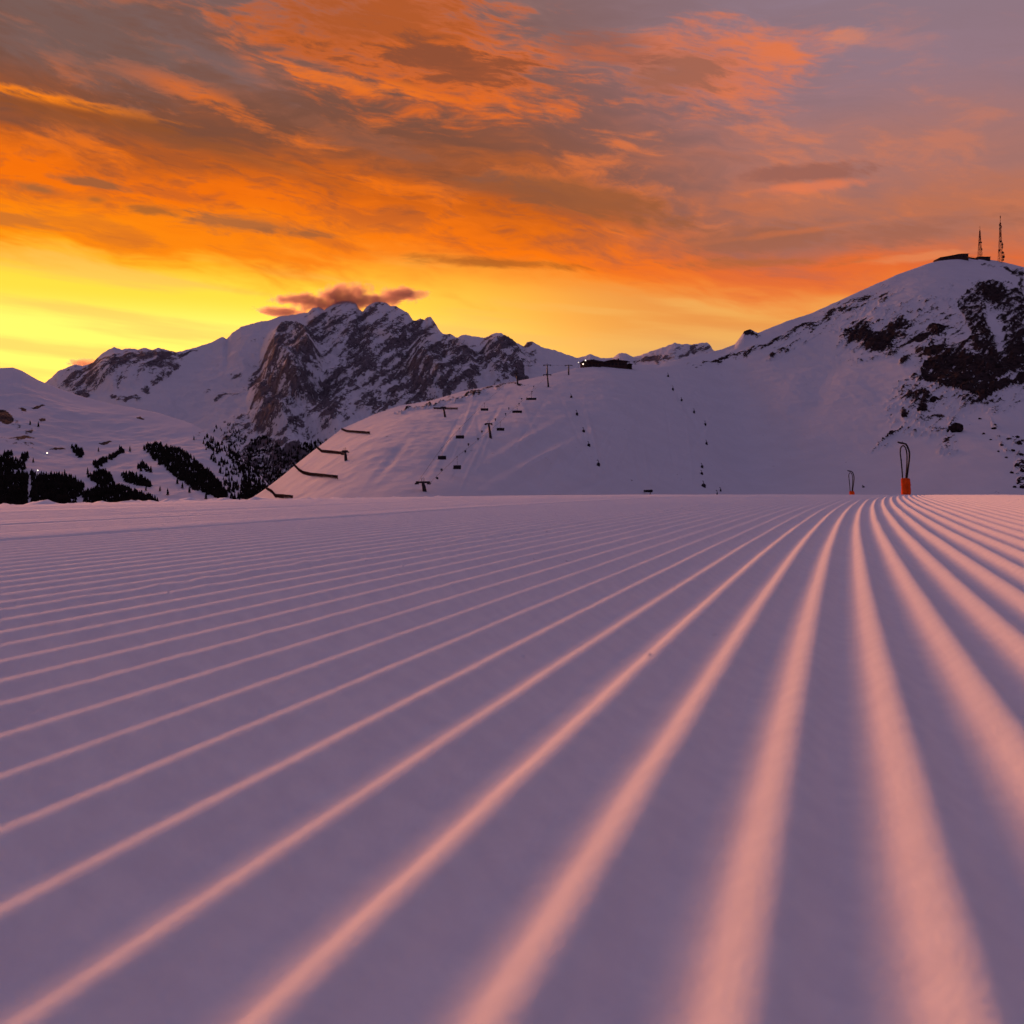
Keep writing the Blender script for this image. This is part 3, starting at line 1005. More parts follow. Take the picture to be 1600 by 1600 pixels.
#OBJECTS
# ------------------------------------------------------------------ snowmaking hydrants just over the crest
def make_hydrant():
    root = empty('snowmaking_hydrant', (0, 0, 0))
    mb = MB()
    prof = [(0.0, .36), (.25, .39), (.6, .37), (1.0, .385), (1.4, .36), (1.75, .375), (2.0, .36), (2.08, .30), (2.10, .05)]
    seg = 20
    for z, r in prof:
        for k in range(seg):
            a = 2 * math.pi * k / seg
            rr = r * (1 + 0.05 * math.sin(3 * a + z * 2.1) + 0.025 * math.sin(7 * a + z))
            mb.v.append((math.cos(a) * rr + 0.03 * math.sin(z * 1.7), math.sin(a) * rr, z))
    for i in range(len(prof) - 1):
        for k in range(seg):
            k2 = (k + 1) % seg
            mb.f.append((i * seg + k, i * seg + k2, (i + 1) * seg + k2, (i + 1) * seg + k))
    mb.f.append(tuple(range((len(prof) - 1) * seg, len(prof) * seg)))
    pad = mb.build('padding', M_orange, root, True)
    for zz in (0.5, 1.5):
        st = MB().tube([(math.cos(a) * .40 + .02, math.sin(a) * .40, zz) for a in [2 * math.pi * k / 20 for k in range(21)]], 0.022, 6)
        st.build('strap', M_orange, pad)
    u = 0.0060

    def pt(x, y, d=0.0):
        return ((x - 1030) * u, d, 2.08 + (930 - y) * u)

    def spline(pts, m=6):
        P = [Vector(p) for p in pts]
        P = [P[0]] + P + [P[-1]]
        outp = []
        for i in range(1, len(P) - 2):
            for k in range(m):
                t = k / m
                a, b2, c, d = P[i - 1], P[i], P[i + 1], P[i + 2]
                outp.append(0.5 * ((2 * b2) + (c - a) * t + (2 * a - 5 * b2 + 4 * c - d) * t * t + (3 * b2 - a - 3 * c + d) * t ** 3))
        outp.append(P[-2])
        return outp
    MB().tube(spline([pt(988, 960), pt(985, 880), pt(972, 720), pt(956, 570), pt(966, 505), pt(1000, 480), pt(1030, 515), pt(1048, 600), pt(1046, 760), pt(1030, 960)]), 0.056, 8).build('hose', M_hose, root, True)
    MB().tube(spline([pt(1050, 960, .1), pt(1070, 800, .1), pt(1086, 660, .08), pt(1084, 570, .05), pt(1062, 505, .03), pt(1035, 462, 0), pt(995, 446, 0)]), 0.075, 8).build('lance_pipe', M_hose, root, True)
    hd = MB().tube([pt(1010, 450), pt(975, 444), pt(940, 436), pt(918, 428)], [.075, .09, .075, .05], 10).build('nozzle_head', M_steel, root, True)
    MB().tube([pt(992, 446), pt(985, 420)], 0.02, 6).build('valve_lever', M_steel, hd)
    return root


h0 = make_hydrant()
x, y = (1415 - CX) / F * 85, 85
h0.location = (x, y, piste_z(x, y))
tag(h0, 'nearer, taller snowmaking hydrant with orange padding and looped black hoses', 'hydrant', 'hydrants beyond the piste crest')
h1 = copy_tree(h0)
x, y = (1331 - CX) / F * 150, 150
h1.location = (x, y, piste_z(x, y) + 1.0)
h1['label'] = 'smaller farther hydrant whose orange padding barely shows above the snow crest'

HILL_RANGE = (196, 1100)


def on_hill(px, py):
    p = T_hill.hit(px, py, *HILL_RANGE)
    if p is None:
        Dm = float(np.interp(px, GXH, H_Ds)) - 3
        t = (px - CX) / F
        p = Vector((t * Dm, Dm, T_hill.z(t * Dm, Dm)))
    return p


# ------------------------------------------------------------------ chairlift pylons, chairs, cables
def pylon(px, py, top, wpx, label, lean=0.0):
    p = on_hill(px, py)
    s = p.y / F
    hgt, w = (py - top) * s, wpx * s
    r = empty('lift_pylon', p, R(-6))
    MB().tube([(0, 0, -0.6), (lean * hgt * .5, 0, hgt * .5), (lean * hgt, 0, hgt)], [.52, .42, .34], 8).build('pole', M_steel, r, True)
    arm = MB().box((lean * hgt, 0, hgt + .18), (w, .4, .42)).build('crossarm', M_steel, r)
    for sx in (-1, 1):
        MB().box((lean * hgt + sx * w * .44, 0, hgt - .12), (.35, 3.0, .36)).build('sheave_train', M_steel, r)
    MB().tube([(lean * hgt - .25, 0, hgt + .35), (lean * hgt - .25, 0, hgt + 1.1), (lean * hgt + .25, 0, hgt + 1.1), (lean * hgt + .25, 0, hgt + .35)], .07, 5).build('lifting_frame', M_steel, arm)
    tag(r, label, 'pylon', 'chairlift pylons on the ski hill')
    return p + Vector((lean * hgt, 0, hgt)), w


PY = {}
for key, a in {
    'low': (664, 769, 756, 22, 'lowest lift pylon on the hill, wide dark crossarm just above the piste crest', -.25),
    'mid': (767, 685, 663, 11, 'tall leaning lift pylon standing alone halfway up between the hanging chairs', -.16),
    'upr': (857, 605, 586, 13, 'upper lift pylon directly below the one on the skyline', -.10),
    'sky': (855, 587.5, 571, 12, 'lift pylon whose crossarm stands against the skyline left of the hut', 0),
    'hut': (888.5, 586, 571.5, 12, 'lift pylon closest to the lit end of the mountain hut', 0),
    'thin': (809, 600, 584, 6, 'thin pylon near the rocky rim, left of the skyline pylon', -.12),
    'fen': (696, 652, 637, 9, 'lift pylon standing behind the reddish snow fence', -.22),
    'left': (541, 720, 706, 9, 'leftmost lift pylon at the end of a snow fence', -.15)}.items():
    PY[key] = pylon(*a[:4], a[4], a[5])


def chair_mesh(root):
    sh = MB().box((0, 0.05, 0), (4.6, .62, .16)).build('seat', M_dark, root)
    MB().box((0, .36, .48), (4.6, .14, .86)).build('backrest', M_dark, root)
    MB().tube([(-2.1, -.5, .5), (-2.1, -.5, .1), (2.1, -.5, .1), (2.1, -.5, .5)], .05, 5).build('safety_bar', M_steel, root)
    MB().tube([(0, .4, .6), (0, .55, 1.4), (0, .2, 2.4), (0, 0, 3.0)], .07, 6).build('hanger', M_steel, root)
    MB().box((0, 0, 3.02), (.22, .7, .22)).build('grip', M_steel, root)


chair0 = None
CH = {}
for key, lst in {'left': [(690.5, 715.5, 13), (718.5, 683, 13), (757, 640, 12)], 'right': [(714, 730.5, 12), (782, 671, 12), (808, 643.5, 15), (830, 623.5, 16)]}.items():
    labs = {'left': ['lowest of three chairs hanging on the left cable', 'middle of three chairs hanging on the left cable', 'topmost of three chairs hanging on the left cable'],
            'right': ['lowest chair on the right cable, hanging near the wide low pylon', 'chair hanging just right of the tall leaning pylon', 'wide dark chair, second from the top of the right cable', 'topmost wide chair below the upper pylon']}[key]
    pts = []
    for (px, py, wpx), lab in zip(lst, labs):
        g = on_hill(px, py + 17)
        yv = g.y
        pos = Vector(((px - CX) / F * yv, yv, H + (HY - py) / F * yv - .35))
        if chair0 is None:
            c = chair0 = empty('lift_chair', pos, 0)
            chair_mesh(c)
        else:
            c = copy_tree(chair0)
        c.location = pos
        c.rotation_euler = (0, 0, R(random.uniform(-8, 8)))
        k = wpx * yv / F / 4.6
        c.scale = (k, 1, 1)
        tag(c, lab, 'lift chair', 'empty chairs hanging on the chairlift')
        pts.append(pos + Vector((0, 0, 3.0)))
    CH[key] = pts
lo, lw = PY['low']
for key, a, bnd, lab in (('left', lo + Vector((-lw * .45, 0, -.1)), PY['thin'][0], 'thin left haul cable carrying three chairs up the hill'),
                         ('right', lo + Vector((lw * .45, 0, -.1)), PY['upr'][0], 'thin right haul cable carrying four chairs up the hill')):
    pts = [a] + CH[key] + [bnd]
    o = MB().tube(pts, .03, 5).build('haul_cable', M_steel)
    tag(o, lab, 'cable', 'chairlift cables')
o = MB().tube([PY['upr'][0], PY['sky'][0], PY['hut'][0]], .03, 5).build('haul_cable', M_steel)
tag(o, 'thin cable strung between the pylons beside the hut', 'cable', 'chairlift cables')


# ------------------------------------------------------------------ snow fences
def fence(pxs, hgt, label, mat=None):
    hgt *= 0.78
    P = [on_hill(*p) for p in pxs]
    pts = []
    for a, b2 in zip(P[:-1], P[1:]):
        m = max(1, int(round((b2 - a).length / 2.6)))
        for k in range(m):
            q = a.lerp(b2, k / m)
            pts.append(q)
    pts.append(P[-1])
    base = pts[0].copy()
    r = empty('snow_fence', base)
    pts = [q + Vector((0, -.6, .35)) - base for q in pts]
    for i, q in enumerate(pts):
        MB().box(q + Vector((0, 0, hgt * .45)), (.16, .16, hgt * 1.25), Matrix.Rotation(R(random.uniform(-5, 5)), 3, 'Y')).build('post', mat or M_wood, r)
    for a, b2 in zip(pts[:-1], pts[1:]):
        d = b2 - a
        for k in range(4):
            z = hgt * (.2 + .23 * k) + random.uniform(-.04, .04)
            c = (a + b2) / 2 + Vector((0, -.11, z))
            M = d.to_track_quat('X', 'Z').to_matrix()
            MB().box(c, (d.length * 1.02, .06, hgt * .225), M).build('board', mat or M_wood, r)
    tag(r, label, 'fence', 'snow fences on the hill')


M_fred = plain('reddish_timber', (.045, .016, .015), 0.85, scale=1.2)
fence([(534, 673), (542, 676.5), (560, 678.5), (578, 680)], 1.15, 'topmost snow fence crossing the pink left shoulder of the hill')
fence([(496, 702), (503, 708), (520, 710), (540, 713)], 1.15, 'second snow fence from the top on the shoulder, ending at a pylon')
fence([(460, 729), (467, 737), (474, 742), (486, 745), (505, 747.5), (528, 750.5)], 1.1, 'long curved snow fence, third from the top on the shoulder')
fence([(416, 765), (426, 772), (431, 778.5), (444, 780), (458, 782)], 1.1, 'lowest snow fence bending down to the piste edge')
fence([(678, 641), (696, 641.5), (715, 642)], 1.2, 'straight reddish snow fence in front of a lift pylon', M_fred)


# ------------------------------------------------------------------ padded snow lances along the piste edges
def lance(px, py, hpx, label, wide=1.0, group=None):
    p = on_hill(px, py)
    s = p.y / F
    hg = hpx * s
    r = empty('snow_lance', p)
    MB().tube([(0, 0, -.3), (0, 0, hg * .25), (0, 0, hg * .5), (.02, 0, hg * .6)], [.55 * wide, .62 * wide, .5 * wide, .18], 8).build('padding', M_dark, r, True)
    MB().tube([(.02, 0, hg * .55), (-.1, 0, hg * .95), (-.3, 0, hg)], [.14, .11, .09], 6).build('pole', M_steel, r)
    MB().box((-.35, 0, hg), (.5, .2, .2)).build('nozzle_head', M_steel, r)
    tag(r, label, 'snow lance', group)


Lg, Rg = 'snow lances down the left piste edge', 'snow lances down the right piste edge'
for i, (px, py, hp) in enumerate([(892.5, 622, 6), (901.5, 649, 8), (912, 675.5, 7), (920, 698, 7), (935, 728, 9)]):
    lance(px, py, hp, ['topmost', 'second from the top', 'third from the top', 'fourth from the top', 'lowest and largest'][i] + ' snow lance of the five below the hut', group=Lg)
for i, (px, py, hp) in enumerate([(1044, 589, 6), (1051.5, 610, 7), (1065, 627, 6), (1084.5, 645.5, 7), (1102, 665, 7), (1104, 695, 7), (1097, 731, 7), (1096.5, 742, 6), (1099.5, 761, 9)]):
    lance(px, py, hp, ['topmost', 'second from the top', 'third from the top', 'fourth from the top', 'fifth from the top', 'sixth from the top', 'third from the bottom', 'thin second from the bottom', 'lowest and broadest'][i] +
          ' of the snow lances right of the hut', wide=1.5 if i == 8 else 1.0, group=Rg)
lance(1120.5, 775, 9, 'thin lance at the piste crest beside the lowest snow lances', .5)
lance(1126, 768, 6, 'tiny lance just above the piste crest, right of the thin one', .6)
lance(1349, 761.5, 3, 'tiny dark post between the two orange hydrants')
ORD = ['topmost', 'second from the top', 'third from the top', 'fourth from the top', 'fifth from the top', 'sixth from the top', 'middle one', 'sixth from the bottom', 'fifth from the bottom', 'fourth from the bottom', 'third from the bottom', 'second from the bottom', 'lowest']
# small markers under the chairlift
for i, (px, py, hp) in enumerate([(834, 607, 4), (831, 615, 4), (815, 625, 3), (811, 634, 4), (795, 641, 4), (790, 650, 4), (774, 658, 4), (753, 677, 4), (747, 688, 3), (732, 697, 4), (727, 708, 4), (690, 737, 4), (683, 749, 3)]):
    p = on_hill(px, py)
    s = p.y / F
    r = empty('marker_pole', p)
    MB().tube([(0, 0, -.2), (0, 0, hp * s)], .12, 6).build('pole', M_steel, r)
    MB().box((0, 0, hp * s - .25), (.55, .1, .5)).build('flag', M_dark, r)
    tag(r, ORD[i] + ' of the tiny dark marker poles in a line under the chairlift', 'marker', 'marker poles under the chairlift')


# ------------------------------------------------------------------ fan gun poking over the crest
p = on_hill(1016, 776)
r = empty('snow_gun', p, R(8))
MB().tube([(0, 0, -.4), (0, 0, 1.5)], .18, 8).build('stand', M_steel, r)
for sx in (-1, 1):
    MB().tube([(0, 0, .9), (sx * .7, .2, -.1)], .08, 6).build('leg', M_steel, r)
MB().tube([(-1.9, 0, 1.75), (-1.7, 0, 1.75), (-.4, 0, 1.75), (.5, 0, 1.8), (.8, 0, 1.8)], [.36, .40, .46, .52, .44], 12).build('barrel', M_dark, r, True)
MB().tube([(-1.92, 0, 1.75), (-2.25, 0, 1.75)], [.42, .46], 12).build('nozzle_ring', M_steel, r)
tag(r, 'dark fan snow gun poking up above the middle of the piste crest', 'snow gun')

# ------------------------------------------------------------------ mountain hut on the skyline
yb = float(np.interp(944, GXH, H_Ds)) - 9
s = yb / F
xb = (944 - CX) / F * yb
zb0 = H + (HY - 574.8) / F * yb
hut = empty('mountain_hut', (xb, yb, zb0))


def hp(px, py):
    return ((px - 944) * s, (575.5 - py) * s)


def hbox(name, x0, y0, x1, y1, mat, d0, d1, parent):
    (ax, az1), (bx, bz0) = hp(x0, y0), hp(x1, y1)
    return MB().box(((ax + bx) / 2, (d0 + d1) / 2, (az1 + bz0) / 2), (bx - ax, d1 - d0, az1 - bz0)).build(name, mat, parent)


def hroof(pts, d0, d1, mat, parent, name='roof'):
    return MB().prism([hp(*q) for q in pts], d0, d1).build(name, mat, parent)


w1 = hbox('wall', 908, 567, 942, 577, M_wall, 0, 9, hut)
w2 = hbox('wall', 942.3, 565.5, 980, 577, M_wall, 1, 10, hut)
w3 = hbox('wall', 980.3, 569.5, 988, 577, M_wood, 2, 8, hut)
hroof([(906.5, 567.2), (912, 564), (925, 562.4), (943, 565.4), (943, 567)], -.8, 9.8, M_roof, hut)
hroof([(941.5, 565.6), (960, 562.0), (981, 564.4), (981, 565.6)], .2, 10.8, M_roof, hut)
hroof([(979, 569.6), (984, 567.6), (989.5, 569.4)], 1.4, 8.6, M_roof, hut)
hbox('chimney', 966, 559.8, 968.2, 563.5, M_wall, 4, 5, hut)
hbox('chimney', 928, 560.8, 929.6, 564, M_wall, 4, 5, hut)
hbox('terrace', 926, 574.2, 938, 577.5, M_wood, -4, -.05, hut)
for k in range(5):
    hbox('window', 916 + k * 5, 569.5, 918.4 + k * 5, 572.2, M_glass, -.06, .02, w1)
for k in range(6):
    hbox('window', 945 + k * 5.6, 568, 948 + k * 5.6, 571, M_glass, .94, 1.02, w2)
hbox('door', 910.5, 571, 912.3, 575.8, M_roof, -.06, .02, w1)
for (lx, ly, rr) in ((914.6, 564.2, .42), (910.8, 570.0, .48), (903.5, 567.3, .26)):
    X_, Z_ = hp(lx, ly)
    lp = empty('floodlight', (xb + X_, yb - 1.6, zb0 + Z_))
    bm = bmesh.new()
    bmesh.ops.create_icosphere(bm, subdivisions=2, radius=rr)
    me = bpy.data.meshes.new('bulb')
    bm.to_mesh(me)
    bm.free()
    link_mesh('bulb', me, M_lamp, lp)
    MB().tube([(0, .1, -max(Z_, 3)), (0, .1, -.2), (0, 0, 0)], .07, 6).build('bracket', M_steel, lp)
    tag(lp, {914.6: 'brighter upper lamp glowing at the left end of the hut', 910.8: 'lower lamp glowing beside the hut door', 903.5: 'faint leftmost lamp on a pole beside the hut'}[lx], 'lamp', 'lit lamps at the hut')
tag(hut, 'low dark mountain hut with two roofs on the skyline of the ski hill', 'building')

# ------------------------------------------------------------------ summit station and masts
ysb = 1026.0
s = ysb / F
xb = (1490 - CX) / F * ysb
zb0 = H + (HY - 409.5) / F * ysb


def sp(px, py):
    return ((px - 1490) * s, (409.5 - py) * s)


st = empty('summit_station', (xb, ysb, zb0))
body = MB().prism([sp(*q) for q in [(1466, 411), (1466, 404), (1470, 402.8), (1480, 401.2), (1490, 399.4), (1498, 397.6), (1504, 397.2), (1513, 397), (1513.4, 411)]], 0, 12).build('wall', M_wall, st)
MB().prism([sp(*q) for q in [(1465.2, 403.9), (1470, 402.7), (1480, 401.1), (1490, 399.3), (1498, 397.5), (1504, 397.1), (1514, 396.8), (1514, 396.2), (1503, 396.4), (1497, 396.9), (1489, 398.6), (1479, 400.4), (1469, 402)]], -.6, 12.6).build('roof', M_roof, st)
for k in range(7):
    X_, Z_ = sp(1474 + k * 5.2, 403.6 - k * .55)
    MB().box((X_, -.02, Z_), (1.6, .1, 1.2)).build('window', M_glass, body)
tag(st, 'dark flat wedge-shaped lift station on the right-hand summit', 'building')

xs2 = (1538 - CX) / F * 1040
z2 = T_hill.z(xs2, 1040)
sh = empty('service_building', (xs2, 1040, z2 - .6))
wl = MB().box((0, 2.5, 1.9), (12.4, 5, 3.8)).build('wall', M_wall, sh)
MB().box((0, 2.5, 3.95), (13.2, 5.8, .3)).build('roof', M_roof, sh)
MB().box((-3, -.03, 1.4), (1.1, .08, 2.0)).build('door', M_roof, wl)
MB().box((2.4, -.03, 2.3), (1.5, .08, .9)).build('window', M_glass, wl)
tag(sh, 'small low service building between the two masts on the summit', 'building')
x0, x1 = (1513.6 - CX) / F * 1036, (1528.6 - CX) / F * 1036
rw = empty('retaining_wall', (x0, 1036, T_hill.z(x0, 1036)))
zz = T_hill.z(x1, 1036) - T_hill.z(x0, 1036)
MB().prism([(0, -1), (x1 - x0, zz - 1), (x1 - x0, zz + 1.3), (0, 1.6)], 0, .5).build('wall', M_wall, rw)
MB().tube([(0, .25, 2.3), (x1 - x0, .25, zz + 2.0)], .06, 6).build('handrail', M_steel, rw)
for k in range(4):
    MB().tube([((x1 - x0) * k / 3, .25, zz * k / 3 + 1.2), ((x1 - x0) * k / 3, .25, zz * k / 3 + 2.25)], .05, 5).build('rail_post', M_steel, rw)
tag(rw, 'low dark wall with handrail linking summit station and service building', 'wall')


def mast(px, top, base_y, Yd, w0, label, ants):
    X_ = (px - CX) / F * Yd
    zg_ = T_hill.z(X_, Yd)
    zt = H + (HY - top) / F * Yd
    hg = zt - zg_ + .5
    r = empty('antenna_mast', (X_, Yd, zg_ - .5))
    h_l = hg * .86

    def wd(z):
        return w0 * (1 - .80 * (z / h_l)) / 2
    levels = [h_l * (1 - (1 - i / 13) ** 1.15) for i in range(14)]
    for sx, sy in ((-1, -1), (1, -1), (1, 1), (-1, 1)):
        MB().tube([(sx * wd(z), sy * wd(z), z) for z in levels], .16, 5).build('leg', M_red, r)
    br = MB()
    for i in range(13):
        a, b2 = levels[i], levels[i + 1]
        cs = [(-1, -1), (1, -1), (1, 1), (-1, 1)]
        for k in range(4):
            p0, p1 = cs[k], cs[(k + 1) % 4]
            br.tube([(p0[0] * wd(a), p0[1] * wd(a), a), (p1[0] * wd(b2), p1[1] * wd(b2), b2)], .07, 4, False)
            br.tube([(p1[0] * wd(a), p1[1] * wd(a), a), (p0[0] * wd(b2), p0[1] * wd(b2), b2)], .07, 4, False)
            br.tube([(p0[0] * wd(b2), p0[1] * wd(b2), b2), (p1[0] * wd(b2), p1[1] * wd(b2), b2)], .06, 4, False)
    br.build('lattice_bracing', M_red, r)
    MB().tube([(0, 0, h_l * .97), (0, 0, hg * .95), (0, 0, hg)], [.22, .20, .12], 6).build('top_pole', M_red, r)
    for kind, f, dx_, sz in ants:
        z = f * hg
        if kind == 'dish':
            d = MB().tube([(dx_, -.9, z), (dx_, -1.05, z), (dx_, -1.2, z), (dx_, -1.25, z)], [.35 * sz, .8 * sz, sz, sz * .97], 14).build('dish_antenna', M_wall, r, True)
            MB().tube([(dx_, -.9, z), (dx_ * .3, 0, z)], .08, 5).build('arm', M_steel, d)
        elif kind == 'panel':
            d = MB().box((dx_, -.5, z), (.55 * sz, .4, 2.3 * sz)).build('panel_antenna', M_wall, r)
            MB().tube([(dx_, -.3, z), (dx_ * .2, 0, z)], .07, 5).build('arm', M_steel, d)
        elif kind == 'drum':
            MB().tube([(dx_, 0, z - sz), (dx_, 0, z + sz)], .42, 10).build('drum_antenna', M_red, r, True)
        else:
            d = MB().tube([(dx_, 0, z - sz), (dx_, 0, z + sz)], .09, 5).build('whip_antenna', M_steel, r)
            MB().tube([(dx_, 0, z - sz * .5), (0, 0, z - sz * .5)], .06, 5).build('arm', M_steel, d)
    tag(r, label, 'mast', 'lattice masts on the summit')


mast(1531, 353, 402, 1042, 3.4, 'shorter lattice mast beside the summit station',
     [('dish', .50, .9, .8), ('dish', .50, -.9, .7), ('dish', .30, 1.3, .9), ('panel', .44, -1.2, .9), ('panel', .27, 2.0, .6), ('whip', .18, 2.6, 1.3), ('whip', .62, .7, 1.6), ('panel', .36, 1.2, .8), ('drum', .70, 0, 2.2), ('drum', .82, 0, 1.6)])
mast(1563, 337, 407, 1048, 3.6, 'taller lattice mast hung with dishes and antennas, nearest the right edge',
     [('dish', .45, -.2, 1.1), ('dish', .38, 1.5, 1.0), ('dish', .21, 2.0, 1.3), ('dish', .12, 2.6, 1.5), ('dish', .26, -1.4, 1.0), ('dish', .06, 2.2, 1.1), ('panel', .80, -1.2, 1.0), ('panel', .76, .9, 1.0), ('panel', .72, -1.1, .9), ('panel', .33, 2.2, 1.1),
      ('panel', .16, 3.6, 1.2), ('whip', .55, 1.2, 1.8), ('whip', .66, -1.0, 2.0), ('drum', .97, 0, 1.3), ('drum', .60, 0, 2.4), ('panel', .24, -2.2, .9), ('panel', .41, 2.0, .8)])


# ------------------------------------------------------------------ boulders on the right-hand slope
def boulder(px, py, wpx, hpx, label, group, seed):
    p = on_hill(px, py)
    s = p.y / F
    bm = bmesh.new()
    bmesh.ops.create_icosphere(bm, subdivisions=3 if wpx > 12 else 2, radius=1.0)
    rng = random.Random(seed)
    ph = [rng.uniform(0, 6) for _ in range(6)]
    for v in bm.verts:
        c = v.co
        k = 1 + .22 * math.sin(2.6 * c.x + ph[0]) * math.cos(2.3 * c.z + ph[1]) + .14 * math.sin(5.5 * c.y + ph[2] + 3 * c.x) + .10 * math.sin(9 * c.z + ph[3] + 5 * c.x) + rng.uniform(-.06, .06)
        c *= k
        c.z = max(c.z, -.55)
        v.co = Vector((c.x * wpx * s / 2, c.y * wpx * s / 2.4, c.z * hpx * s * .62))
    me = bpy.data.meshes.new('boulder')
    bm.to_mesh(me)
    bm.free()
    o = link_mesh('boulder', me, M_rock)
    o.location = p + Vector((0, 0, hpx * s * .12))
    tag(o, label, 'boulder', group)


boulder(1492, 674, 24, 16, 'largest lone dark boulder on the snow below the cliff', None, 1)
boulder(1459, 628, 12, 11, 'dark boulder just left below the foot of the cliff', None, 2)
boulder(1441, 641, 13, 8, 'wide dark boulder between the cliff and the taller hydrant', None, 3)
boulder(1413, 650, 10, 9, 'leftmost dark boulder on the snow left of the cliff foot', None, 4)
for i, (px, py, w, hh_) in enumerate([(1553, 671, 8, 4), (1537, 679, 5, 3), (1531, 655, 5, 3), (1576, 687, 7, 4), (1590, 684, 6, 4), (1566, 696, 6, 3), (1592, 695, 9, 6), (1583, 705, 6, 4), (1596, 712, 8, 5), (1572, 716, 5, 3),
                                      (1588, 728, 6, 5), (1597, 738, 7, 8), (1581, 740, 6, 4), (1592, 752, 5, 4), (1585, 762, 6, 4), (1597, 764, 7, 6), (1560, 706, 4, 3), (1548, 688, 4, 2)]):
    boulder(px, py, w, hh_, 'small dark stone among those scattered at the right edge below the cliff', 'small stones at the right edge', 20 + i)


# ------------------------------------------------------------------ conifers: forest masses and single trees
def tree_template(seed):
    rng = random.Random(seed)
    v, f = [], []
    for (z0, z1, r0) in ((.06, .52, .20), (.30, .78, .15), (.55, 1.0, .095)):
        b = len(v)
        for k in range(6):
            a = 2 * math.pi * k / 6 + rng.uniform(-.2, .2)
            rr = r0 * rng.uniform(.75, 1.2)
            v.append((math.cos(a) * rr, math.sin(a) * rr, z0 + rng.uniform(-.03, .03)))
        v.append((0, 0, z1))
        for k in range(6):
            f.append((b + k, b + (k + 1) % 6, b + 6))
    return np.array(v), np.array(f)


TPL = [tree_template(i) for i in range(5)]


def grid_px(TTg, YYg, ZZg):
    return CX + F * TTg, HY - F * (ZZg - H) / YYg


def scatter(TTg, YYg, ZZg, poly, count, rng):
    gx, gy = grid_px(TTg, YYg, ZZg)
    jx = 5 * fbm(gx / 10, gy / 8, 3, seed=101)
    ok = poly_in(gx + jx, gy + jx * .6, poly) & (np.arange(gx.shape[0])[:, None] < gx.shape[0] - 12)
    ii = np.argwhere(ok)
    if len(ii) == 0:
        return []
    sel = ii[rng.randint(0, len(ii), count)]
    res = []
    for a, b2 in sel:
        b3 = min(b2 + 1, TTg.shape[1] - 1)
        a3 = min(a + 1, TTg.shape[0] - 1)
        u, w = rng.rand(), rng.rand()
        t = TTg[a, b2] * (1 - u) + TTg[a, b3] * u
        yv = YYg[a, b2] * (1 - w) + YYg[a3, b2] * w
        z = ZZg[a, b2] * (1 - w) + ZZg[a3, b2] * w
        res.append((t * yv, yv, z))
    return res


TTv, _ = np.meshgrid((np.concatenate([np.linspace(-900, -20, 60)[:-1], np.linspace(-20, 470, 330)[:-1], np.linspace(470, 620, 16)]) - CX) / F, np.zeros(ZZv.shape[0]))
TTm, _ = np.meshgrid((np.concatenate([np.linspace(-700, -20, 60)[:-1], np.linspace(-20, 360, 260)[:-1], np.linspace(360, 900, 490)[:-1], np.linspace(900, 1160, 180)[:-1], np.linspace(1160, 2200, 60)]) - CX) / F, np.zeros(ZZm.shape[0]))
GV, GM = (TTv, YYv, ZZv), (TTm, YYm, ZZm)


def forest(grid, polys, label, hmin=8, hmax=13.5, seed=0):
    rng = np.random.RandomState(seed)
    Vs, Fs, off = [], [], 0
    for poly, cnt in polys:
        for (x, y, z) in scatter(*grid, poly, int(cnt * 1.5), rng):
            v, f = TPL[rng.randint(5)]
            hg = rng.uniform(hmin, hmax)
            a = rng.uniform(0, 6.28)
            c, s_ = math.cos(a), math.sin(a)
            w = hg * rng.uniform(1.1, 1.7)
            vv = np.stack([(v[:, 0] * c - v[:, 1] * s_) * w + x, (v[:, 0] * s_ + v[:, 1] * c) * w + y, v[:, 2] * hg + z - .5], -1)
            Vs.append(vv)
            Fs.append(f + off)
            off += len(vv)
    if not Vs:
        return
    V_, F_ = np.concatenate(Vs), np.concatenate(Fs)
    me = bpy.data.meshes.new('conifer_forest')
    me.from_pydata(V_.tolist(), [], F_.tolist())
    me.materials.append(M_needle)
    o = link_mesh('conifer_forest', me)
    tag(o, label, 'forest', kind='stuff')


forest(GV, [([(-60, 736), (20, 738), (42, 742), (42, 800), (-60, 800)], 700), ([(48, 743), (90, 744), (118, 750), (132, 762), (128, 775), (118, 778), (118, 800), (48, 800)], 700)], 'wide black conifer forest at the far left with a narrow lift clearing', seed=1)
forest(GV, [([(128, 776), (150, 763), (185, 760), (210, 770), (245, 784), (250, 800), (128, 800)], 520), ([(135, 745), (155, 738), (172, 742), (176, 756), (160, 762), (142, 752)], 110)], 'dark conifer wood right of the wide forest, tapering to the piste', seed=2)
forest(GV, [([(190, 744), (205, 741), (230, 752), (233, 761), (215, 760), (195, 755)], 110)], 'small dark oval grove of conifers above the tapering wood', seed=3)
forest(GV, [([(145, 727), (165, 717), (168, 721), (150, 733)], 50), ([(168, 716), (190, 704), (192, 707), (172, 720)], 50)], 'thin diagonal strip of conifers on the valley snow', seed=4)
forest(GV, [([(-40, 716), (15, 717), (35, 724), (40, 735), (10, 737), (-40, 736)], 150), ([(5, 709), (18, 708), (18, 714), (5, 714)], 14), ([(33, 713), (42, 711), (42, 722), (34, 724)], 22)], 'ragged upper fringe of conifers above the wide left forest', seed=5)
forest(GV, [([(212, 740), (220, 724), (236, 735), (237, 740), (214, 736)], 26), ([(110, 700), (118, 698), (132, 708), (130, 718), (120, 716)], 36)], 'two loose clumps of small conifers on the open valley snow', seed=6)
BIG = [([(222, 700), (245, 694), (262, 700), (285, 706), (305, 722), (330, 742), (345, 760), (355, 775), (352, 790), (330, 776), (300, 765), (272, 745), (248, 726), (232, 712)], 800)]
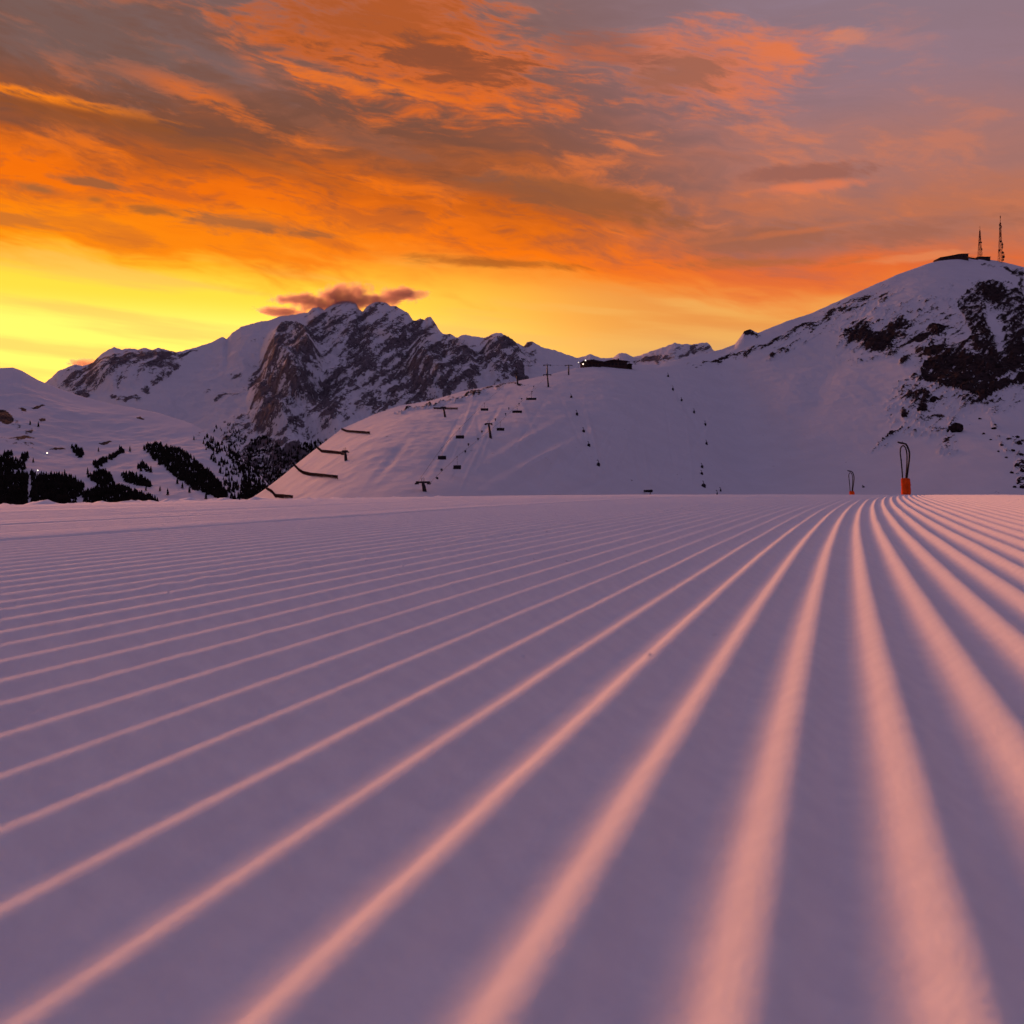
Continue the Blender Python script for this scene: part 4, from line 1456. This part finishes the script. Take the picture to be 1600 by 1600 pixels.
forest(GV, BIG, 'large diagonal conifer forest patch below the mountain', seed=7)
forest(GV, [([(318, 672), (345, 690), (372, 715), (392, 745), (392, 785), (362, 785), (345, 745), (320, 705)], 170), ([(352, 690), (372, 706), (402, 742), (432, 778), (432, 792), (376, 792), (380, 750)], 330)], 'speckle of small conifers on the snow between diagonal forest and cliffs', seed=12)
forest(GM, [([(222, 700), (245, 694), (262, 700), (285, 706), (305, 722), (330, 742), (345, 760), (355, 775), (352, 790), (330, 776), (300, 765), (272, 745), (248, 726), (232, 712)], 300),
            ([(330, 675), (350, 660), (370, 664), (385, 690), (372, 712), (350, 690)], 50)], 'sparse conifers scattered down the snow right of the diagonal forest', seed=8)
forest(GM, [([(392, 690), (410, 680), (440, 700), (470, 716), (462, 735), (440, 760), (415, 785), (395, 790), (385, 760), (378, 720)], 900), ([(368, 765), (378, 757), (392, 760), (394, 790), (370, 790)], 120), ([(455, 700), (500, 690), (510, 700), (480, 725)], 160)], 'black conifer forest at the foot of the cliffs behind the ski hill', seed=9)

rng = np.random.RandomState(77)
proto_tree = None
for i, (px, py) in enumerate([(262, 775), (250, 768), (277, 757), (285, 764), (296, 771), (322, 781), (334, 705), (303, 688), (318, 694), (203, 706), (154, 706), (187, 702), (60, 668), (47, 664), (52, 723), (101, 743), (137, 742), (228, 768), (345, 735), (358, 752)]):
    for T_ in (T_val, T_mass):
        p = T_.hit(px, py, 1520 if T_ is T_val else 2350, 5000, 700)
        if p is not None:
            break
    if p is None:
        continue
    if proto_tree is None:
        proto_tree = empty('conifer_tree', p)
        v, f = tree_template(50)
        me = bpy.data.meshes.new('crown')
        me.from_pydata((v * 15).tolist(), [], f.tolist())
        link_mesh('crown', me, M_needle, proto_tree)
        MB().tube([(0, 0, -1), (0, 0, 5)], [.4, .25], 6).build('trunk', M_bark, proto_tree)
        o = proto_tree
    else:
        o = copy_tree(proto_tree)
    o.location = p
    o.rotation_euler = (0, 0, rng.uniform(0, 6))
    k = rng.uniform(.7, 1.15)
    o.scale = (k * 1.2, k * 1.2, k)
    tag(o, 'lone small conifer on the open valley snow apart from the forests', 'tree', 'lone conifers on the valley snow')

# ------------------------------------------------------------------ lamps in the valley
for (px, py, rr, lab) in ((74, 708, 1.7, 'brighter upper white floodlight on the valley snow at the left'), (59.5, 735, 1.3, 'fainter lower floodlight just above the left forest')):
    p = T_val.hit(px, py + 5, 1520, 3300)
    lp = empty('valley_floodlight', p)
    hgt = 5 / F * p.y
    MB().tube([(0, 0, -1), (0, 0, hgt)], .22, 6).build('pole', M_steel, lp)
    bm = bmesh.new()
    bmesh.ops.create_icosphere(bm, subdivisions=2, radius=rr)
    me = bpy.data.meshes.new('lamp_head')
    bm.to_mesh(me)
    bm.free()
    o = link_mesh('lamp_head', me, M_lamp, lp)
    o.location = (0, -1.5, hgt)
    tag(lp, lab, 'lamp', 'floodlights in the valley')


# ------------------------------------------------------------------ cap clouds on the mountain
def cloud_mat(name, lobes, dens, asp):
    m = bpy.data.materials.new(name)
    m.use_nodes = True
    t = m.node_tree
    t.nodes.clear()
    nt = NT(t)
    o = nt.coord('Object')
    f = None
    ox, oy, oz = nt.sep(o)
    nz = nt.noise(nt.xyz(ox * asp, oy * 1.6, oz), 1.7, 5, 0.6)
    for (x, y, z, rx, ry, rz) in lobes:
        mp = nt.new('ShaderNodeMapping')
        mp.vector_type = 'TEXTURE'
        nt.put(o, mp.inputs[0])
        mp.inputs['Location'].default_value = (x, y, z)
        mp.inputs['Scale'].default_value = (rx, ry, rz)
        ln = nt.new('ShaderNodeVectorMath')
        ln.operation = 'LENGTH'
        t.links.new(mp.outputs[0], ln.inputs[0])
        d = E(nt, ln.outputs['Value'])
        f = d if f is None else nt.math('MINIMUM', f, d)
    den = nt.smooth(f + (nz - 0.5) * 2.4, 1.1, 0.65) * dens
    pv = nt.new('ShaderNodeVolumePrincipled')
    pv.inputs['Color'].default_value = (.62, .42, .40, 1)
    pv.inputs['Anisotropy'].default_value = 0.6
    nt.put(den, pv.inputs['Density'])
    om = nt.new('ShaderNodeOutputMaterial')
    t.links.new(pv.outputs[0], om.inputs['Volume'])
    return m


def cap_cloud(px, py, Yd, wpx, hpx, depth, lobes, dens, label):
    s = Yd / F
    bm = bmesh.new()
    bmesh.ops.create_icosphere(bm, subdivisions=3, radius=1.0)
    me = bpy.data.meshes.new('cloud')
    for v in bm.verts:
        v.co = Vector((v.co.x * 1.25, v.co.y, v.co.z * 1.15))
    bm.to_mesh(me)
    bm.free()
    o = link_mesh('cloud', me, cloud_mat('cloud_vapour', lobes, dens, wpx / hpx))
    o.location = ((px - CX) / F * Yd, Yd, H + (HY - py) / F * Yd)
    o.scale = (wpx * s, depth, hpx * s)
    tag(o, label, 'cloud')


cap_cloud(535, 470, 6090, 125, 30, 170, [(.06, 0, .10, .42, .7, .72), (-.50, 0, .08, .40, .6, .28), (.74, 0, .34, .30, .6, .32), (-.80, 0, -.60, .36, .6, .28), (.34, 0, .0, .50, .6, .45), (-.2, 0, -.2, .5, .6, .40)], .024, 'pinkish cap cloud draped over the highest mountain peak')
cap_cloud(132, 568, 5480, 26, 8, 80, [(0, 0, 0, 1.0, .9, .9)], .02, 'small red cloud wisp behind the left crag')
